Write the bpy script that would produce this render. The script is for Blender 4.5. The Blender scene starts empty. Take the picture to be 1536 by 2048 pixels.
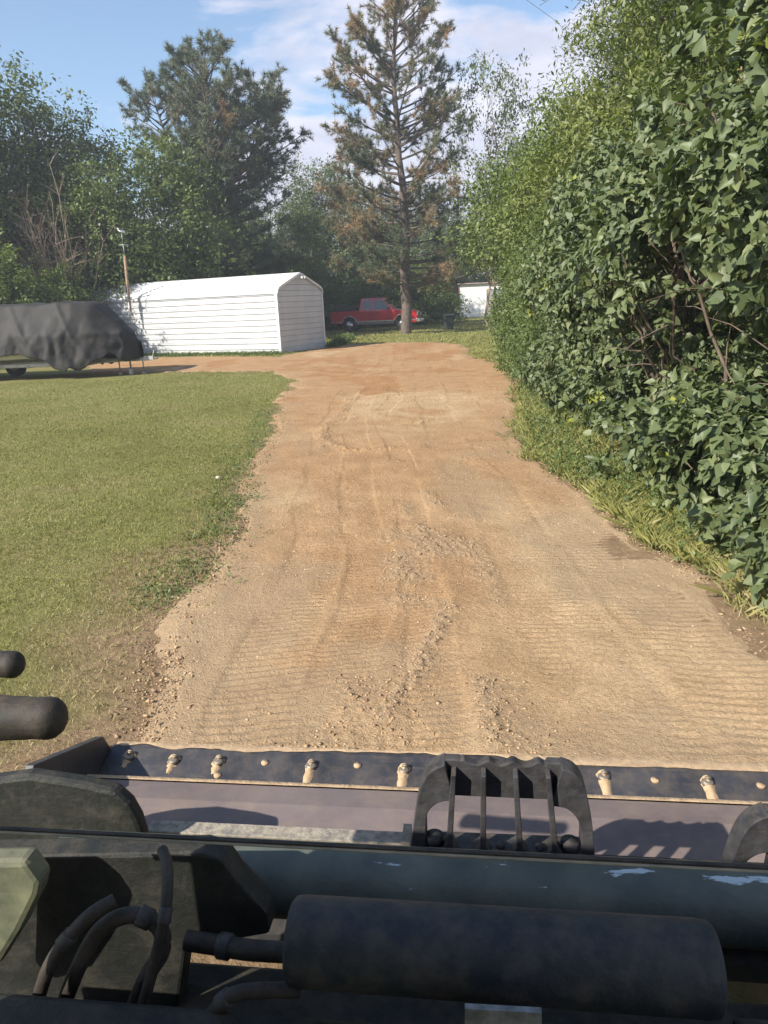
import bpy, bmesh, math, random
import numpy as np
from mathutils import Vector, Matrix
random.seed(7)
rng = np.random.default_rng(11)
sc = bpy.context.scene
rad = math.radians

# ------------------------------------------------------------------ camera
CAMH = 1.85
cd = bpy.data.cameras.new('camera'); cam = bpy.data.objects.new('camera', cd)
sc.collection.objects.link(cam); sc.camera = cam
cd.sensor_fit = 'VERTICAL'; cd.sensor_height = 36.0; cd.lens = 26.0
cd.clip_start = 0.02; cd.clip_end = 2000
RM = Matrix.Rotation(rad(90 - 15.85), 3, 'X') @ Matrix.Rotation(rad(-2.5), 3, 'Z')
cam.matrix_world = Matrix.Translation((0, 0, CAMH)) @ RM.to_4x4()

# ------------------------------------------------------------------ light
SUN_AZ = math.atan2(-0.80, -0.60)       # clockwise from +Y : sun behind-left
SUN_EL = rad(37)
sdir = Vector((math.sin(SUN_AZ)*math.cos(SUN_EL), math.cos(SUN_AZ)*math.cos(SUN_EL), math.sin(SUN_EL)))
ld = bpy.data.lights.new('sun', 'SUN'); ld.energy = 4.8; ld.angle = rad(0.5); ld.color = (1.0, 0.93, 0.82)
lo = bpy.data.objects.new('sun', ld); sc.collection.objects.link(lo)
lo.rotation_euler = sdir.to_track_quat('Z', 'Y').to_euler(); lo.location = (-20, -20, 40)

w = bpy.data.worlds.new('World'); sc.world = w; w.use_nodes = True
nt = w.node_tree; nt.nodes.clear()
def N(nt, t, **k):
    n = nt.nodes.new(t)
    for a, b in k.items():
        if a == 'inp':
            for i, v in b.items(): n.inputs[i].default_value = v
        else: setattr(n, a, b)
    return n
def ramp(nt, fac, stops):
    r = N(nt, 'ShaderNodeValToRGB')
    while len(r.color_ramp.elements) < len(stops): r.color_ramp.elements.new(0.5)
    for e, (p, c) in zip(r.color_ramp.elements, stops):
        e.position = p; e.color = (*c, 1) if len(c) == 3 else c
    nt.links.new(fac, r.inputs[0]); return r
sky = N(nt, 'ShaderNodeTexSky', sky_type='NISHITA', sun_disc=False, sun_elevation=SUN_EL, sun_rotation=SUN_AZ,
        air_density=1.0, dust_density=0.6, ozone_density=1.6)
tc = N(nt, 'ShaderNodeTexCoord'); sx = N(nt, 'ShaderNodeSeparateXYZ')
nt.links.new(tc.outputs['Generated'], sx.inputs[0])
def M(op, a, b=None, c=None, clamp=False, nt=nt):
    m = N(nt, 'ShaderNodeMath', operation=op, use_clamp=clamp)
    for i, v in enumerate((a, b, c)):
        if v is None: continue
        if isinstance(v, (int, float)): m.inputs[i].default_value = v
        else: nt.links.new(v, m.inputs[i])
    return m.outputs[0]
zz = M('MAXIMUM', M('ADD', sx.outputs[2], 0.12), 0.03)
cv = N(nt, 'ShaderNodeCombineXYZ')
nt.links.new(M('DIVIDE', sx.outputs[0], zz), cv.inputs[0]); nt.links.new(M('DIVIDE', sx.outputs[1], zz), cv.inputs[1])
cv.inputs[2].default_value = 4.1
n1 = N(nt, 'ShaderNodeTexNoise', inp={'Scale': 1.5, 'Detail': 9, 'Roughness': 0.55, 'Distortion': 0.3})
nt.links.new(cv.outputs[0], n1.inputs['Vector'])
bias = M('MULTIPLY', sx.outputs[0], 0.50)
low = M('MULTIPLY', M('SUBTRACT', 0.26, sx.outputs[2]), 1.1)
den = M('ADD', M('ADD', n1.outputs['Fac'], bias), low)
cr = ramp(nt, den, [(0.455, (0, 0, 0)), (0.54, (1, 1, 1))])
n2 = N(nt, 'ShaderNodeTexNoise', inp={'Scale': 2.6, 'Detail': 6}); nt.links.new(cv.outputs[0], n2.inputs['Vector'])
cc = ramp(nt, n2.outputs['Fac'], [(0.35, (3.6, 3.7, 4.5)), (0.65, (5.2, 5.1, 5.7))])
mx = N(nt, 'ShaderNodeMix', data_type='RGBA')
nt.links.new(M('MULTIPLY', cr.outputs[0], 0.88), mx.inputs[0])
nt.links.new(sky.outputs[0], mx.inputs[6]); nt.links.new(cc.outputs[0], mx.inputs[7])
bg = N(nt, 'ShaderNodeBackground', inp={'Strength': 0.12}); nt.links.new(mx.outputs[2], bg.inputs[0])
ow = N(nt, 'ShaderNodeOutputWorld'); nt.links.new(bg.outputs[0], ow.inputs[0])
sc.view_settings.view_transform = 'Standard'; sc.view_settings.look = 'None'
sc.view_settings.exposure = 0.8; sc.view_settings.gamma = 1.0
sc.cycles.max_bounces = 8; sc.cycles.diffuse_bounces = 4; sc.cycles.transmission_bounces = 4
sc.cycles.sample_clamp_indirect = 6

# ------------------------------------------------------------------ picture ray helpers (a pixel of the photo to a place in the world)
FPX = 1479.0
def ray(px, py):
    return RM @ Vector(((px-768)/FPX, -(py-1024)/FPX, -1.0))
def at(px, py, z=0.0):
    d = ray(px, py); return Vector((0, 0, CAMH)) + d*((z-CAMH)/d.z)
def aty(px, py, Y):
    d = ray(px, py); return Vector((0, 0, CAMH)) + d*(Y/d.y)

# ------------------------------------------------------------------ object helpers
def link(o): sc.collection.objects.link(o); return o
def tag(o, label=None, cat=None, group=None, kind=None):
    if label: o['label'] = label
    if cat: o['category'] = cat
    if group: o['group'] = group
    if kind: o['kind'] = kind
    return o
def empty(name, loc, label, cat, group=None, rz=0.0):
    o = bpy.data.objects.new(name, None); o.empty_display_size = 0.3
    o.location = loc; o.rotation_euler = (0, 0, rz); link(o)
    return tag(o, label, cat, group)
def mesh_np(name, V, Fc, mat=None, smooth=False, attrs=None):
    """V (n,3); Fc list of (k,m) int arrays"""
    V = np.asarray(V, dtype=np.float32)
    if not isinstance(Fc, list): Fc = [Fc]
    me = bpy.data.meshes.new(name)
    me.vertices.add(len(V)); me.vertices.foreach_set('co', V.ravel())
    loops = np.concatenate([f.ravel() for f in Fc]).astype(np.int32)
    tot = np.concatenate([np.full(len(f), f.shape[1]) for f in Fc]).astype(np.int32)
    st = np.concatenate([[0], np.cumsum(tot)[:-1]]).astype(np.int32)
    me.loops.add(len(loops)); me.loops.foreach_set('vertex_index', loops)
    me.polygons.add(len(tot)); me.polygons.foreach_set('loop_start', st); me.polygons.foreach_set('loop_total', tot)
    if smooth: me.polygons.foreach_set('use_smooth', np.ones(len(tot), dtype=bool))
    me.update(calc_edges=True)
    if attrs:
        for k, a in attrs.items():
            at_ = me.attributes.new(k, 'FLOAT', 'POINT'); at_.data.foreach_set('value', np.asarray(a, dtype=np.float32))
    if mat: me.materials.append(mat)
    return me
def obj(name, me, parent=None):
    o = bpy.data.objects.new(name, me); link(o)
    if parent is not None: o.parent = parent
    return o
class MB:
    """collects shapes for one mesh"""
    def __init__(s): s.v = []; s.f = []; s.sm = []
    def add(s, vs, fs, sm=False):
        b = len(s.v); s.v += [tuple(v) for v in vs]; s.f += [tuple(i+b for i in f) for f in fs]; s.sm += [sm]*len(fs); return s
    def box(s, lo, hi, m=None):
        x0, y0, z0 = lo; x1, y1, z1 = hi
        vs = [(x0,y0,z0),(x1,y0,z0),(x1,y1,z0),(x0,y1,z0),(x0,y0,z1),(x1,y0,z1),(x1,y1,z1),(x0,y1,z1)]
        if m is not None: vs = [m @ Vector(v) for v in vs]
        return s.add(vs, [(0,3,2,1),(4,5,6,7),(0,1,5,4),(1,2,6,5),(2,3,7,6),(3,0,4,7)])
    def tube(s, pts, rr, n=8, cap=True):
        pts = [Vector(p) for p in pts]
        if isinstance(rr, (int, float)): rr = [rr]*len(pts)
        vs = []; fs = []
        up = Vector((0,0,1))
        for i, p in enumerate(pts):
            d = (pts[min(i+1, len(pts)-1)] - pts[max(i-1, 0)])
            if d.length < 1e-9: d = Vector((0,0,1))
            d.normalize()
            a = d.cross(up if abs(d.z) < .95 else Vector((1,0,0))).normalized(); b = d.cross(a)
            for k in range(n):
                t = 2*math.pi*k/n
                vs.append(p + (a*math.cos(t) + b*math.sin(t))*rr[i])
        for i in range(len(pts)-1):
            for k in range(n):
                fs.append((i*n+k, i*n+(k+1)%n, (i+1)*n+(k+1)%n, (i+1)*n+k))
        if cap: fs += [tuple(range(n))[::-1], tuple(range((len(pts)-1)*n, len(pts)*n))]
        return s.add(vs, fs, True)
    def prism(s, poly, fn, a, b):
        """poly 2d points, fn(u,v,w)->xyz, extruded w from a to b"""
        n = len(poly)
        vs = [fn(u, v, a) for u, v in poly] + [fn(u, v, b) for u, v in poly]
        fs = [tuple(range(n))[::-1], tuple(range(n, 2*n))] + [(i, (i+1)%n, n+(i+1)%n, n+i) for i in range(n)]
        return s.add(vs, fs)
    def build(s, name, mat, parent=None, bevel=0.0, label=None):
        me = bpy.data.meshes.new(name); me.from_pydata(s.v, [], s.f)
        me.polygons.foreach_set('use_smooth', s.sm)
        bm = bmesh.new(); bm.from_mesh(me); bmesh.ops.recalc_face_normals(bm, faces=bm.faces)
        bm.to_mesh(me); bm.free()
        me.materials.append(mat)
        o = obj(name, me, parent)
        if label: o['label'] = label
        if bevel:
            m = o.modifiers.new('b', 'BEVEL'); m.width = bevel; m.segments = 2; m.limit_method = 'ANGLE'; m.angle_limit = rad(35)
        return o

# ------------------------------------------------------------------ noise
def _h(ix, iy, iz, seed):
    n = (ix*374761393 + iy*668265263 + iz*2147483647 + seed*974711) & 0xffffffff
    n = ((n ^ (n >> 13))*1274126177) & 0xffffffff
    return ((n ^ (n >> 16)) & 0xffff)/65535.0
def vn(x, y, z=None, seed=0):
    x = np.asarray(x, dtype=np.float64); y = np.asarray(y, dtype=np.float64)
    z = np.zeros_like(x) if z is None else np.asarray(z, dtype=np.float64)
    xi = np.floor(x).astype(np.int64); yi = np.floor(y).astype(np.int64); zi = np.floor(z).astype(np.int64)
    fx = x-xi; fy = y-yi; fz = z-zi
    fx = fx*fx*(3-2*fx); fy = fy*fy*(3-2*fy); fz = fz*fz*(3-2*fz)
    r = 0
    for dz in (0, 1):
        wz = fz if dz else 1-fz
        for dy in (0, 1):
            wy = fy if dy else 1-fy
            r = r + wz*wy*(_h(xi, yi+dy, zi+dz, seed)*(1-fx) + _h(xi+1, yi+dy, zi+dz, seed)*fx)
    return r
def fbm(x, y, z=None, seed=0, o=4):
    r = 0; a = 0.5; t = 0
    for i in range(o):
        r = r + a*vn(x*2**i, y*2**i, None if z is None else z*2**i, seed+i*17); t += a; a *= 0.5
    return r/t
def sstep(a, b, x):
    t = np.clip((x-a)/(b-a), 0, 1); return t*t*(3-2*t)
def unit(v): return v/np.maximum(np.linalg.norm(v, axis=-1, keepdims=True), 1e-9)

# ------------------------------------------------------------------ materials
def mat(name, c1, c2=None, scale=5.0, rough=0.8, bump=0.0, bscale=None, metal=0.0, spec=0.5, stops=(0.35, 0.65), detail=6, rough2=None, coat=0):
    m = bpy.data.materials.new(name); m.use_nodes = True; nt = m.node_tree
    b = nt.nodes['Principled BSDF']; b.inputs['Roughness'].default_value = rough; b.inputs['Metallic'].default_value = metal
    b.inputs['Specular IOR Level'].default_value = spec; b.inputs['Coat Weight'].default_value = coat
    tc = N(nt, 'ShaderNodeTexCoord')
    n = N(nt, 'ShaderNodeTexNoise', inp={'Scale': scale, 'Detail': detail, 'Roughness': 0.6}); nt.links.new(tc.outputs['Object'], n.inputs['Vector'])
    r = ramp(nt, n.outputs['Fac'], [(stops[0], c1), (stops[1], c2 or c1)])
    nt.links.new(r.outputs[0], b.inputs['Base Color'])
    if rough2 is not None:
        nt.links.new(M('MULTIPLY_ADD', n.outputs['Fac'], rough2-rough, rough, nt=nt), b.inputs['Roughness'])
    if bump:
        n2 = N(nt, 'ShaderNodeTexNoise', inp={'Scale': bscale or scale*6, 'Detail': 8, 'Roughness': 0.65}); nt.links.new(tc.outputs['Object'], n2.inputs['Vector'])
        bp = N(nt, 'ShaderNodeBump', inp={'Strength': 1.0, 'Distance': bump}); nt.links.new(n2.outputs['Fac'], bp.inputs['Height'])
        nt.links.new(bp.outputs[0], b.inputs['Normal'])
    return m
def leafmat(name, stops, rough=0.5, trans=0.25, tcol=None, spec=0.4):
    """colour from the per-leaf attribute v"""
    m = bpy.data.materials.new(name); m.use_nodes = True; nt = m.node_tree
    b = nt.nodes['Principled BSDF']; out = nt.nodes['Material Output']
    a = N(nt, 'ShaderNodeAttribute', attribute_name='v')
    r = ramp(nt, a.outputs['Fac'], stops)
    nt.links.new(r.outputs[0], b.inputs['Base Color']); b.inputs['Roughness'].default_value = rough
    b.inputs['Specular IOR Level'].default_value = spec
    if trans:
        t = N(nt, 'ShaderNodeBsdfTranslucent'); mixc = N(nt, 'ShaderNodeMix', data_type='RGBA', blend_type='MULTIPLY')
        mixc.inputs[0].default_value = 1.0; mixc.inputs[7].default_value = (*(tcol or (1.6, 1.9, 0.7)), 1)
        nt.links.new(r.outputs[0], mixc.inputs[6]); nt.links.new(mixc.outputs[2], t.inputs[0])
        ms = N(nt, 'ShaderNodeMixShader', inp={0: trans}); nt.links.new(b.outputs[0], ms.inputs[1]); nt.links.new(t.outputs[0], ms.inputs[2])
        nt.links.new(ms.outputs[0], out.inputs[0])
    return m

bark_pine = mat('pine_bark', (0.075, 0.06, 0.05), (0.17, 0.135, 0.11), 6, 0.9, 0.03, 14)
bark_dark = mat('dark_bark', (0.06, 0.05, 0.04), (0.14, 0.115, 0.09), 6, 0.9, 0.01, 20)
bark_mid = mat('hedge_stem', (0.07, 0.055, 0.04), (0.18, 0.135, 0.10), 9, 0.85)
bark_pale = mat('pale_twig', (0.20, 0.15, 0.11), (0.33, 0.25, 0.18), 9, 0.8)
M_lilac = leafmat('lilac_leaf', [(0.0, (0.06, 0.085, 0.034)), (0.5, (0.115, 0.145, 0.062)), (0.9, (0.17, 0.19, 0.08)), (0.97, (0.22, 0.26, 0.05)), (1.0, (0.28, 0.30, 0.06))], 0.50, 0.14, spec=.4)
M_will = leafmat('narrow_leaf', [(0.0, (0.065, 0.09, 0.02)), (0.6, (0.125, 0.15, 0.04)), (1.0, (0.20, 0.22, 0.06))], 0.5, 0.22)
M_elm = leafmat('broad_leaf', [(0.0, (0.07, 0.10, 0.025)), (0.6, (0.125, 0.16, 0.045)), (1.0, (0.19, 0.22, 0.065))], 0.5, 0.22)
M_far = leafmat('far_leaf', [(0.0, (0.075, 0.10, 0.035)), (0.6, (0.12, 0.15, 0.055)), (1.0, (0.17, 0.20, 0.08))], 0.6, 0.2)
M_pineA = leafmat('blue_green_needles', [(0.0, (0.08, 0.11, 0.07)), (0.6, (0.15, 0.17, 0.11)), (0.85, (0.18, 0.16, 0.10)), (1.0, (0.28, 0.18, 0.10))], 0.55, 0.12)
M_pineB = leafmat('browning_needles', [(0.0, (0.07, 0.10, 0.055)), (0.45, (0.14, 0.15, 0.08)), (0.7, (0.22, 0.17, 0.10)), (1.0, (0.33, 0.21, 0.12))], 0.6, 0.12)
M_dead = leafmat('dry_leaf', [(0.0, (0.14, 0.10, 0.07)), (1.0, (0.28, 0.18, 0.12))], 0.8, 0.1)
M_weed = leafmat('weed_leaf', [(0.0, (0.06, 0.09, 0.025)), (0.6, (0.10, 0.14, 0.04)), (1.0, (0.18, 0.22, 0.06))], 0.5, 0.22)
M_grass = leafmat('grass_blade', [(0.0, (0.17, 0.18, 0.05)), (0.5, (0.28, 0.275, 0.09)), (0.8, (0.32, 0.29, 0.13)), (1.0, (0.44, 0.36, 0.20))], 0.55, 0.22, (1.2, 1.3, 0.8))

# ------------------------------------------------------------------ ground
def ground_mat():
    m = bpy.data.materials.new('lawn_soil'); m.use_nodes = True; nt = m.node_tree; b = nt.nodes['Principled BSDF']
    b.inputs['Roughness'].default_value = 0.95; b.inputs['Specular IOR Level'].default_value = 0.1
    g = N(nt, 'ShaderNodeNewGeometry')
    a = N(nt, 'ShaderNodeTexNoise', inp={'Scale': 0.45, 'Detail': 8, 'Roughness': 0.65}); nt.links.new(g.outputs['Position'], a.inputs['Vector'])
    c = N(nt, 'ShaderNodeTexNoise', inp={'Scale': 9.0, 'Detail': 8, 'Roughness': 0.7}); nt.links.new(g.outputs['Position'], c.inputs['Vector'])
    r1 = ramp(nt, a.outputs['Fac'], [(0.36, (0.17, 0.175, 0.06)), (0.52, (0.22, 0.215, 0.08)), (0.68, (0.28, 0.235, 0.12))])
    r2 = ramp(nt, c.outputs['Fac'], [(0.3, (0.60, 0.62, 0.55)), (0.7, (1.25, 1.2, 1.15))])
    mx = N(nt, 'ShaderNodeMix', data_type='RGBA', blend_type='MULTIPLY'); mx.inputs[0].default_value = 1
    nt.links.new(r1.outputs[0], mx.inputs[6]); nt.links.new(r2.outputs[0], mx.inputs[7])
    # bare earth attribute (worn verge)
    at_ = N(nt, 'ShaderNodeAttribute', attribute_name='bare')
    e = ramp(nt, c.outputs['Fac'], [(0.3, (0.20, 0.135, 0.08)), (0.7, (0.36, 0.25, 0.15))])
    m2 = N(nt, 'ShaderNodeMix', data_type='RGBA'); nt.links.new(at_.outputs['Fac'], m2.inputs[0])
    nt.links.new(mx.outputs[2], m2.inputs[6]); nt.links.new(e.outputs[0], m2.inputs[7])
    nt.links.new(m2.outputs[2], b.inputs['Base Color'])
    d = N(nt, 'ShaderNodeTexNoise', inp={'Scale': 38.0, 'Detail': 6, 'Roughness': 0.7}); nt.links.new(g.outputs['Position'], d.inputs['Vector'])
    bp = N(nt, 'ShaderNodeBump', inp={'Strength': 1, 'Distance': 0.03}); nt.links.new(d.outputs['Fac'], bp.inputs['Height']); nt.links.new(bp.outputs[0], b.inputs['Normal'])
    return m
# driveway outline, from the photo's edge points laid onto the ground
LEFT_E = [(150,1800),(250,1560),(290,1480),(322,1330),(345,1250),(400,1165),(420,1110),(465,1060),(470,1010),(480,955),(520,905),(560,868),(556,830),(566,795),(590,762),(570,748),(540,743),(430,743),(300,744),(180,750)]
TOP_E = [(180,722),(300,716),(450,714),(560,714),(600,706),(640,697),(700,690),(780,686),(860,685),(920,689),(938,700)]
RIGHT_E = [(925,708),(980,722),(1026,742),(1040,770),(1030,800),(1020,850),(1045,895),(1085,930),(1130,962),(1180,990),(1250,1042),(1310,1085),(1400,1145),(1470,1200),(1536,1275),(1700,1420),(1900,1700)]
POLY = np.array([tuple(at(*p).xy) for p in LEFT_E + TOP_E + RIGHT_E])
def sdf(x, y):
    x = np.asarray(x, dtype=np.float64); y = np.asarray(y, dtype=np.float64)
    d = np.full(x.shape, 1e9); ins = np.zeros(x.shape, bool)
    n = len(POLY)
    for i in range(n):
        ax, ay = POLY[i]; bx, by = POLY[(i+1) % n]
        ex, ey = bx-ax, by-ay
        t = np.clip(((x-ax)*ex + (y-ay)*ey)/(ex*ex+ey*ey), 0, 1)
        d = np.minimum(d, np.hypot(x-ax-t*ex, y-ay-t*ey))
        if ay != by:
            c = ((ay > y) != (by > y)) & (x < (bx-ax)*(y-ay)/(by-ay)+ax)
            ins ^= c
    return np.where(ins, d, -d)
# lawn sheet reaching the horizon: fine near, coarse far
def build_ground():
    ys = np.concatenate([np.linspace(-60, -4, 12), np.linspace(-3, 12, 110), 12*np.exp(np.linspace(0.012, math.log(900/12), 130))])
    xs = np.concatenate([-np.exp(np.linspace(math.log(900), math.log(9), 26)), np.linspace(-8.6, 8.6, 150), np.exp(np.linspace(math.log(9), math.log(900), 26))])
    X, Y = np.meshgrid(xs, ys)
    Z = (fbm(X*0.5, Y*0.5, seed=3)-0.5)*0.05 + (fbm(X*3, Y*3, seed=5)-0.5)*0.015
    Z *= np.exp(-np.maximum(0, Y-60)/60)
    s = sdf(X, Y)
    bare = sstep(-1.0, 0.0, s + (fbm(X*2.5, Y*2.5, seed=9)-0.5)*1.2 + np.where(X < 0, sstep(7.0, 3, Y)*0.4, 0.0) - 0.45 + sstep(9, 4, Y)*0.25)
    bare = np.where(Y > 40, 0, bare)
    Z = Z - 0.012*sstep(0.1, 0.6, s)
    ny, nx = X.shape
    V = np.stack([X, Y, Z], -1).reshape(-1, 3)
    i = np.arange(ny-1)[:, None]*nx + np.arange(nx-1)[None]
    Fq = np.stack([i, i+1, i+nx+1, i+nx], -1).reshape(-1, 4)
    o = obj('ground', mesh_np('ground', V, Fq, ground_mat(), True, {'bare': bare.ravel()})); tag(o, kind='structure')
build_ground()

def centre(y):
    return np.interp(y, [2, 5, 8, 12, 20, 35], [0.35, 0.45, 0.35, 0.25, 0.6, 1.2])
def dirt_mat():
    m = bpy.data.materials.new('dirt'); m.use_nodes = True; nt = m.node_tree; b = nt.nodes['Principled BSDF']
    b.inputs['Roughness'].default_value = 0.95; b.inputs['Specular IOR Level'].default_value = 0.15
    g = N(nt, 'ShaderNodeNewGeometry'); P = g.outputs['Position']
    def noise(s, d=8, r=0.6, dist=0.0):
        n = N(nt, 'ShaderNodeTexNoise', inp={'Scale': s, 'Detail': d, 'Roughness': r, 'Distortion': dist}); nt.links.new(P, n.inputs['Vector']); return n.outputs['Fac']
    base = ramp(nt, noise(2.2, 8, .65), [(0.3, (0.385, 0.26, 0.145)), (0.55, (0.475, 0.335, 0.195)), (0.75, (0.53, 0.385, 0.235))])
    fine = ramp(nt, noise(55, 6, .7), [(0.28, (0.58, 0.56, 0.52)), (0.5, (1.0, 1.0, 1.0)), (0.72, (1.28, 1.26, 1.24))])
    mx = N(nt, 'ShaderNodeMix', data_type='RGBA', blend_type='MULTIPLY'); mx.inputs[0].default_value = 1
    nt.links.new(base.outputs[0], mx.inputs[6]); nt.links.new(fine.outputs[0], mx.inputs[7])
    red = N(nt, 'ShaderNodeAttribute', attribute_name='red')
    m2 = N(nt, 'ShaderNodeMix', data_type='RGBA', blend_type='MULTIPLY'); nt.links.new(red.outputs['Fac'], m2.inputs[0])
    nt.links.new(mx.outputs[2], m2.inputs[6]); m2.inputs[7].default_value = (0.76, 0.60, 0.48, 1)
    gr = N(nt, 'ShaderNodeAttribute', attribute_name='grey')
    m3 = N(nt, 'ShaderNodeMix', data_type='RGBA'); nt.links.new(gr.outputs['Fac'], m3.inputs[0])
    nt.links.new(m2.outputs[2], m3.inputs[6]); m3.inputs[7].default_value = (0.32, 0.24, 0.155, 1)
    # pale chips of limestone
    vo = N(nt, 'ShaderNodeTexVoronoi', inp={'Scale': 34.0}); nt.links.new(P, vo.inputs['Vector'])
    sp = ramp(nt, vo.outputs['Distance'], [(0.10, (1, 1, 1)), (0.17, (0, 0, 0))])
    ck = N(nt, 'ShaderNodeSeparateColor'); nt.links.new(vo.outputs['Color'], ck.inputs[0])
    sel = M('MULTIPLY', M('GREATER_THAN', ck.outputs[0], 0.80, nt=nt), sp.outputs[0], nt=nt)
    m4 = N(nt, 'ShaderNodeMix', data_type='RGBA'); nt.links.new(M('MULTIPLY', sel, 0.4, nt=nt), m4.inputs[0])
    nt.links.new(m3.outputs[2], m4.inputs[6]); m4.inputs[7].default_value = (0.66, 0.55, 0.42, 1)
    nt.links.new(m4.outputs[2], b.inputs['Base Color'])
    h = M('ADD', M('MULTIPLY', noise(26, 8, .72), 0.6, nt=nt), M('MULTIPLY', noise(110, 4, .6), 0.3, nt=nt), nt=nt)
    bp = N(nt, 'ShaderNodeBump', inp={'Strength': 1, 'Distance': 0.032}); nt.links.new(h, bp.inputs['Height']); nt.links.new(bp.outputs[0], b.inputs['Normal'])
    return m
M_dirt = dirt_mat()
def seg_d(x, y, pts):
    d = np.full(x.shape, 1e9)
    for (ax, ay), (bx, by) in zip(pts[:-1], pts[1:]):
        ex, ey = bx-ax, by-ay
        t = np.clip(((x-ax)*ex+(y-ay)*ey)/(ex*ex+ey*ey), 0, 1); d = np.minimum(d, np.hypot(x-ax-t*ex, y-ay-t*ey))
    return d
def gp(*ps): return [tuple(at(*p).xy) for p in ps]
GROOVES = [gp((355,1245),(325,1295),(300,1330)), gp((333,1305),(318,1360),(300,1420),(285,1478))]
BERMS = [gp((985,1300),(960,1360),(975,1420),(990,1500)), gp((905,1200),(870,1290),(830,1360),(760,1440)), gp((800,1010),(850,1080),(905,1190)),
         gp((640,880),(700,905),(800,900)), gp((850,990),(870,1010),(905,1040)), gp((700,800),(650,860),(640,900)), gp((760,835),(840,850),(880,830),(940,825)),
         gp((1180,1000),(1300,1100),(1400,1160)), gp((500,905),(480,960),(475,1010))]
def clodmask(x, y):
    """where loose broken dirt lies"""
    r = np.zeros(x.shape)
    for b in BERMS: r = np.maximum(r, np.exp(-(seg_d(x, y, b)/(0.05+0.006*y))**2))
    u = x-centre(y)
    r = np.maximum(r, 0.9*sstep(0.48, 0.3, np.abs(u+0.08))*sstep(4.1, 4.5, y)*sstep(6.2, 5.4, y))
    r = np.maximum(r, 0.45*sstep(0.5, 0.2, np.abs(u+0.6))*sstep(3.6, 3.3, y))
    r = np.maximum(r, 0.45*sstep(0.25, 0.1, np.abs(u-0.15))*sstep(3.5, 3.1, y))
    r = np.maximum(r, 0.4*sstep(6, 10, y)*sstep(0.5, 0.66, fbm(x*0.8, y*0.35, seed=41)))
    return r*sstep(0.40, 0.62, fbm(x*2.2, y*2.2, seed=77)+0.08)
def dirt_height(x, y):
    u = x-centre(y)
    z = (fbm(x*0.9, y*0.7, seed=21)-0.5)*0.035 + (fbm(x*6, y*6, seed=22, o=4)-0.5)*0.012
    near = sstep(13, 8, y)
    # cleat marks of tyres and tracks
    for c, hw, a, per, ph in ((-1.05, .24, .0065, .062, .3), (-0.62, .2, .006, .055, 1.0), (0.62, .3, .0045, .06, 2.1), (1.15, .3, .0045, .066, .8), (-0.15, .16, .005, .058, 4.0), (1.75, .3, .008, .07, 5.0)):
        mk = sstep(hw, hw*0.75, np.abs(u-c-(fbm(y*0.5+c*9, y*0, seed=31)-0.5)*0.3))*sstep(0.35, 0.55, fbm(x*1.3+c, y*1.1, seed=33)+0.06)
        yy = y + (fbm(x*3, y*1.2, seed=35)-.5)*0.06 + 0.12*(u-c)*np.sign(c)
        z += mk*near*a*.8*(np.sin(yy*2*math.pi/per+ph)*(.35+1.1*vn(x*7, y*5, seed=36)) + 0.9*(vn(x*18, y*24, seed=37)-0.5))
        z -= mk*0.007
    # faint longitudinal tyre lines
    z += near*0.0022*np.sin(u*19+.7*fbm(x, y*0.3, seed=51))*sstep(.4, .6, fbm(x, y*.6, seed=52))
    cm = clodmask(x, y)
    cl = vn(x*26, y*26, seed=61)*0.5 + vn(x*55, y*55, seed=62)*0.5
    z += cm*(np.maximum(0, cl-0.35)*0.04 + 0.003)
    for b in BERMS[:6]: z += 0.010*np.exp(-(seg_d(x, y, b)/0.09)**2)
    for g in GROOVES:
        d = seg_d(x+ (vn(x*9, y*9, seed=71)-.5)*0.03, y, g)
        z += (-0.035*np.exp(-(d/0.018)**2) + 0.010*np.exp(-((d-0.05)/0.03)**2))*sstep(.02, .14, sdf(x, y))
    return z
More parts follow.
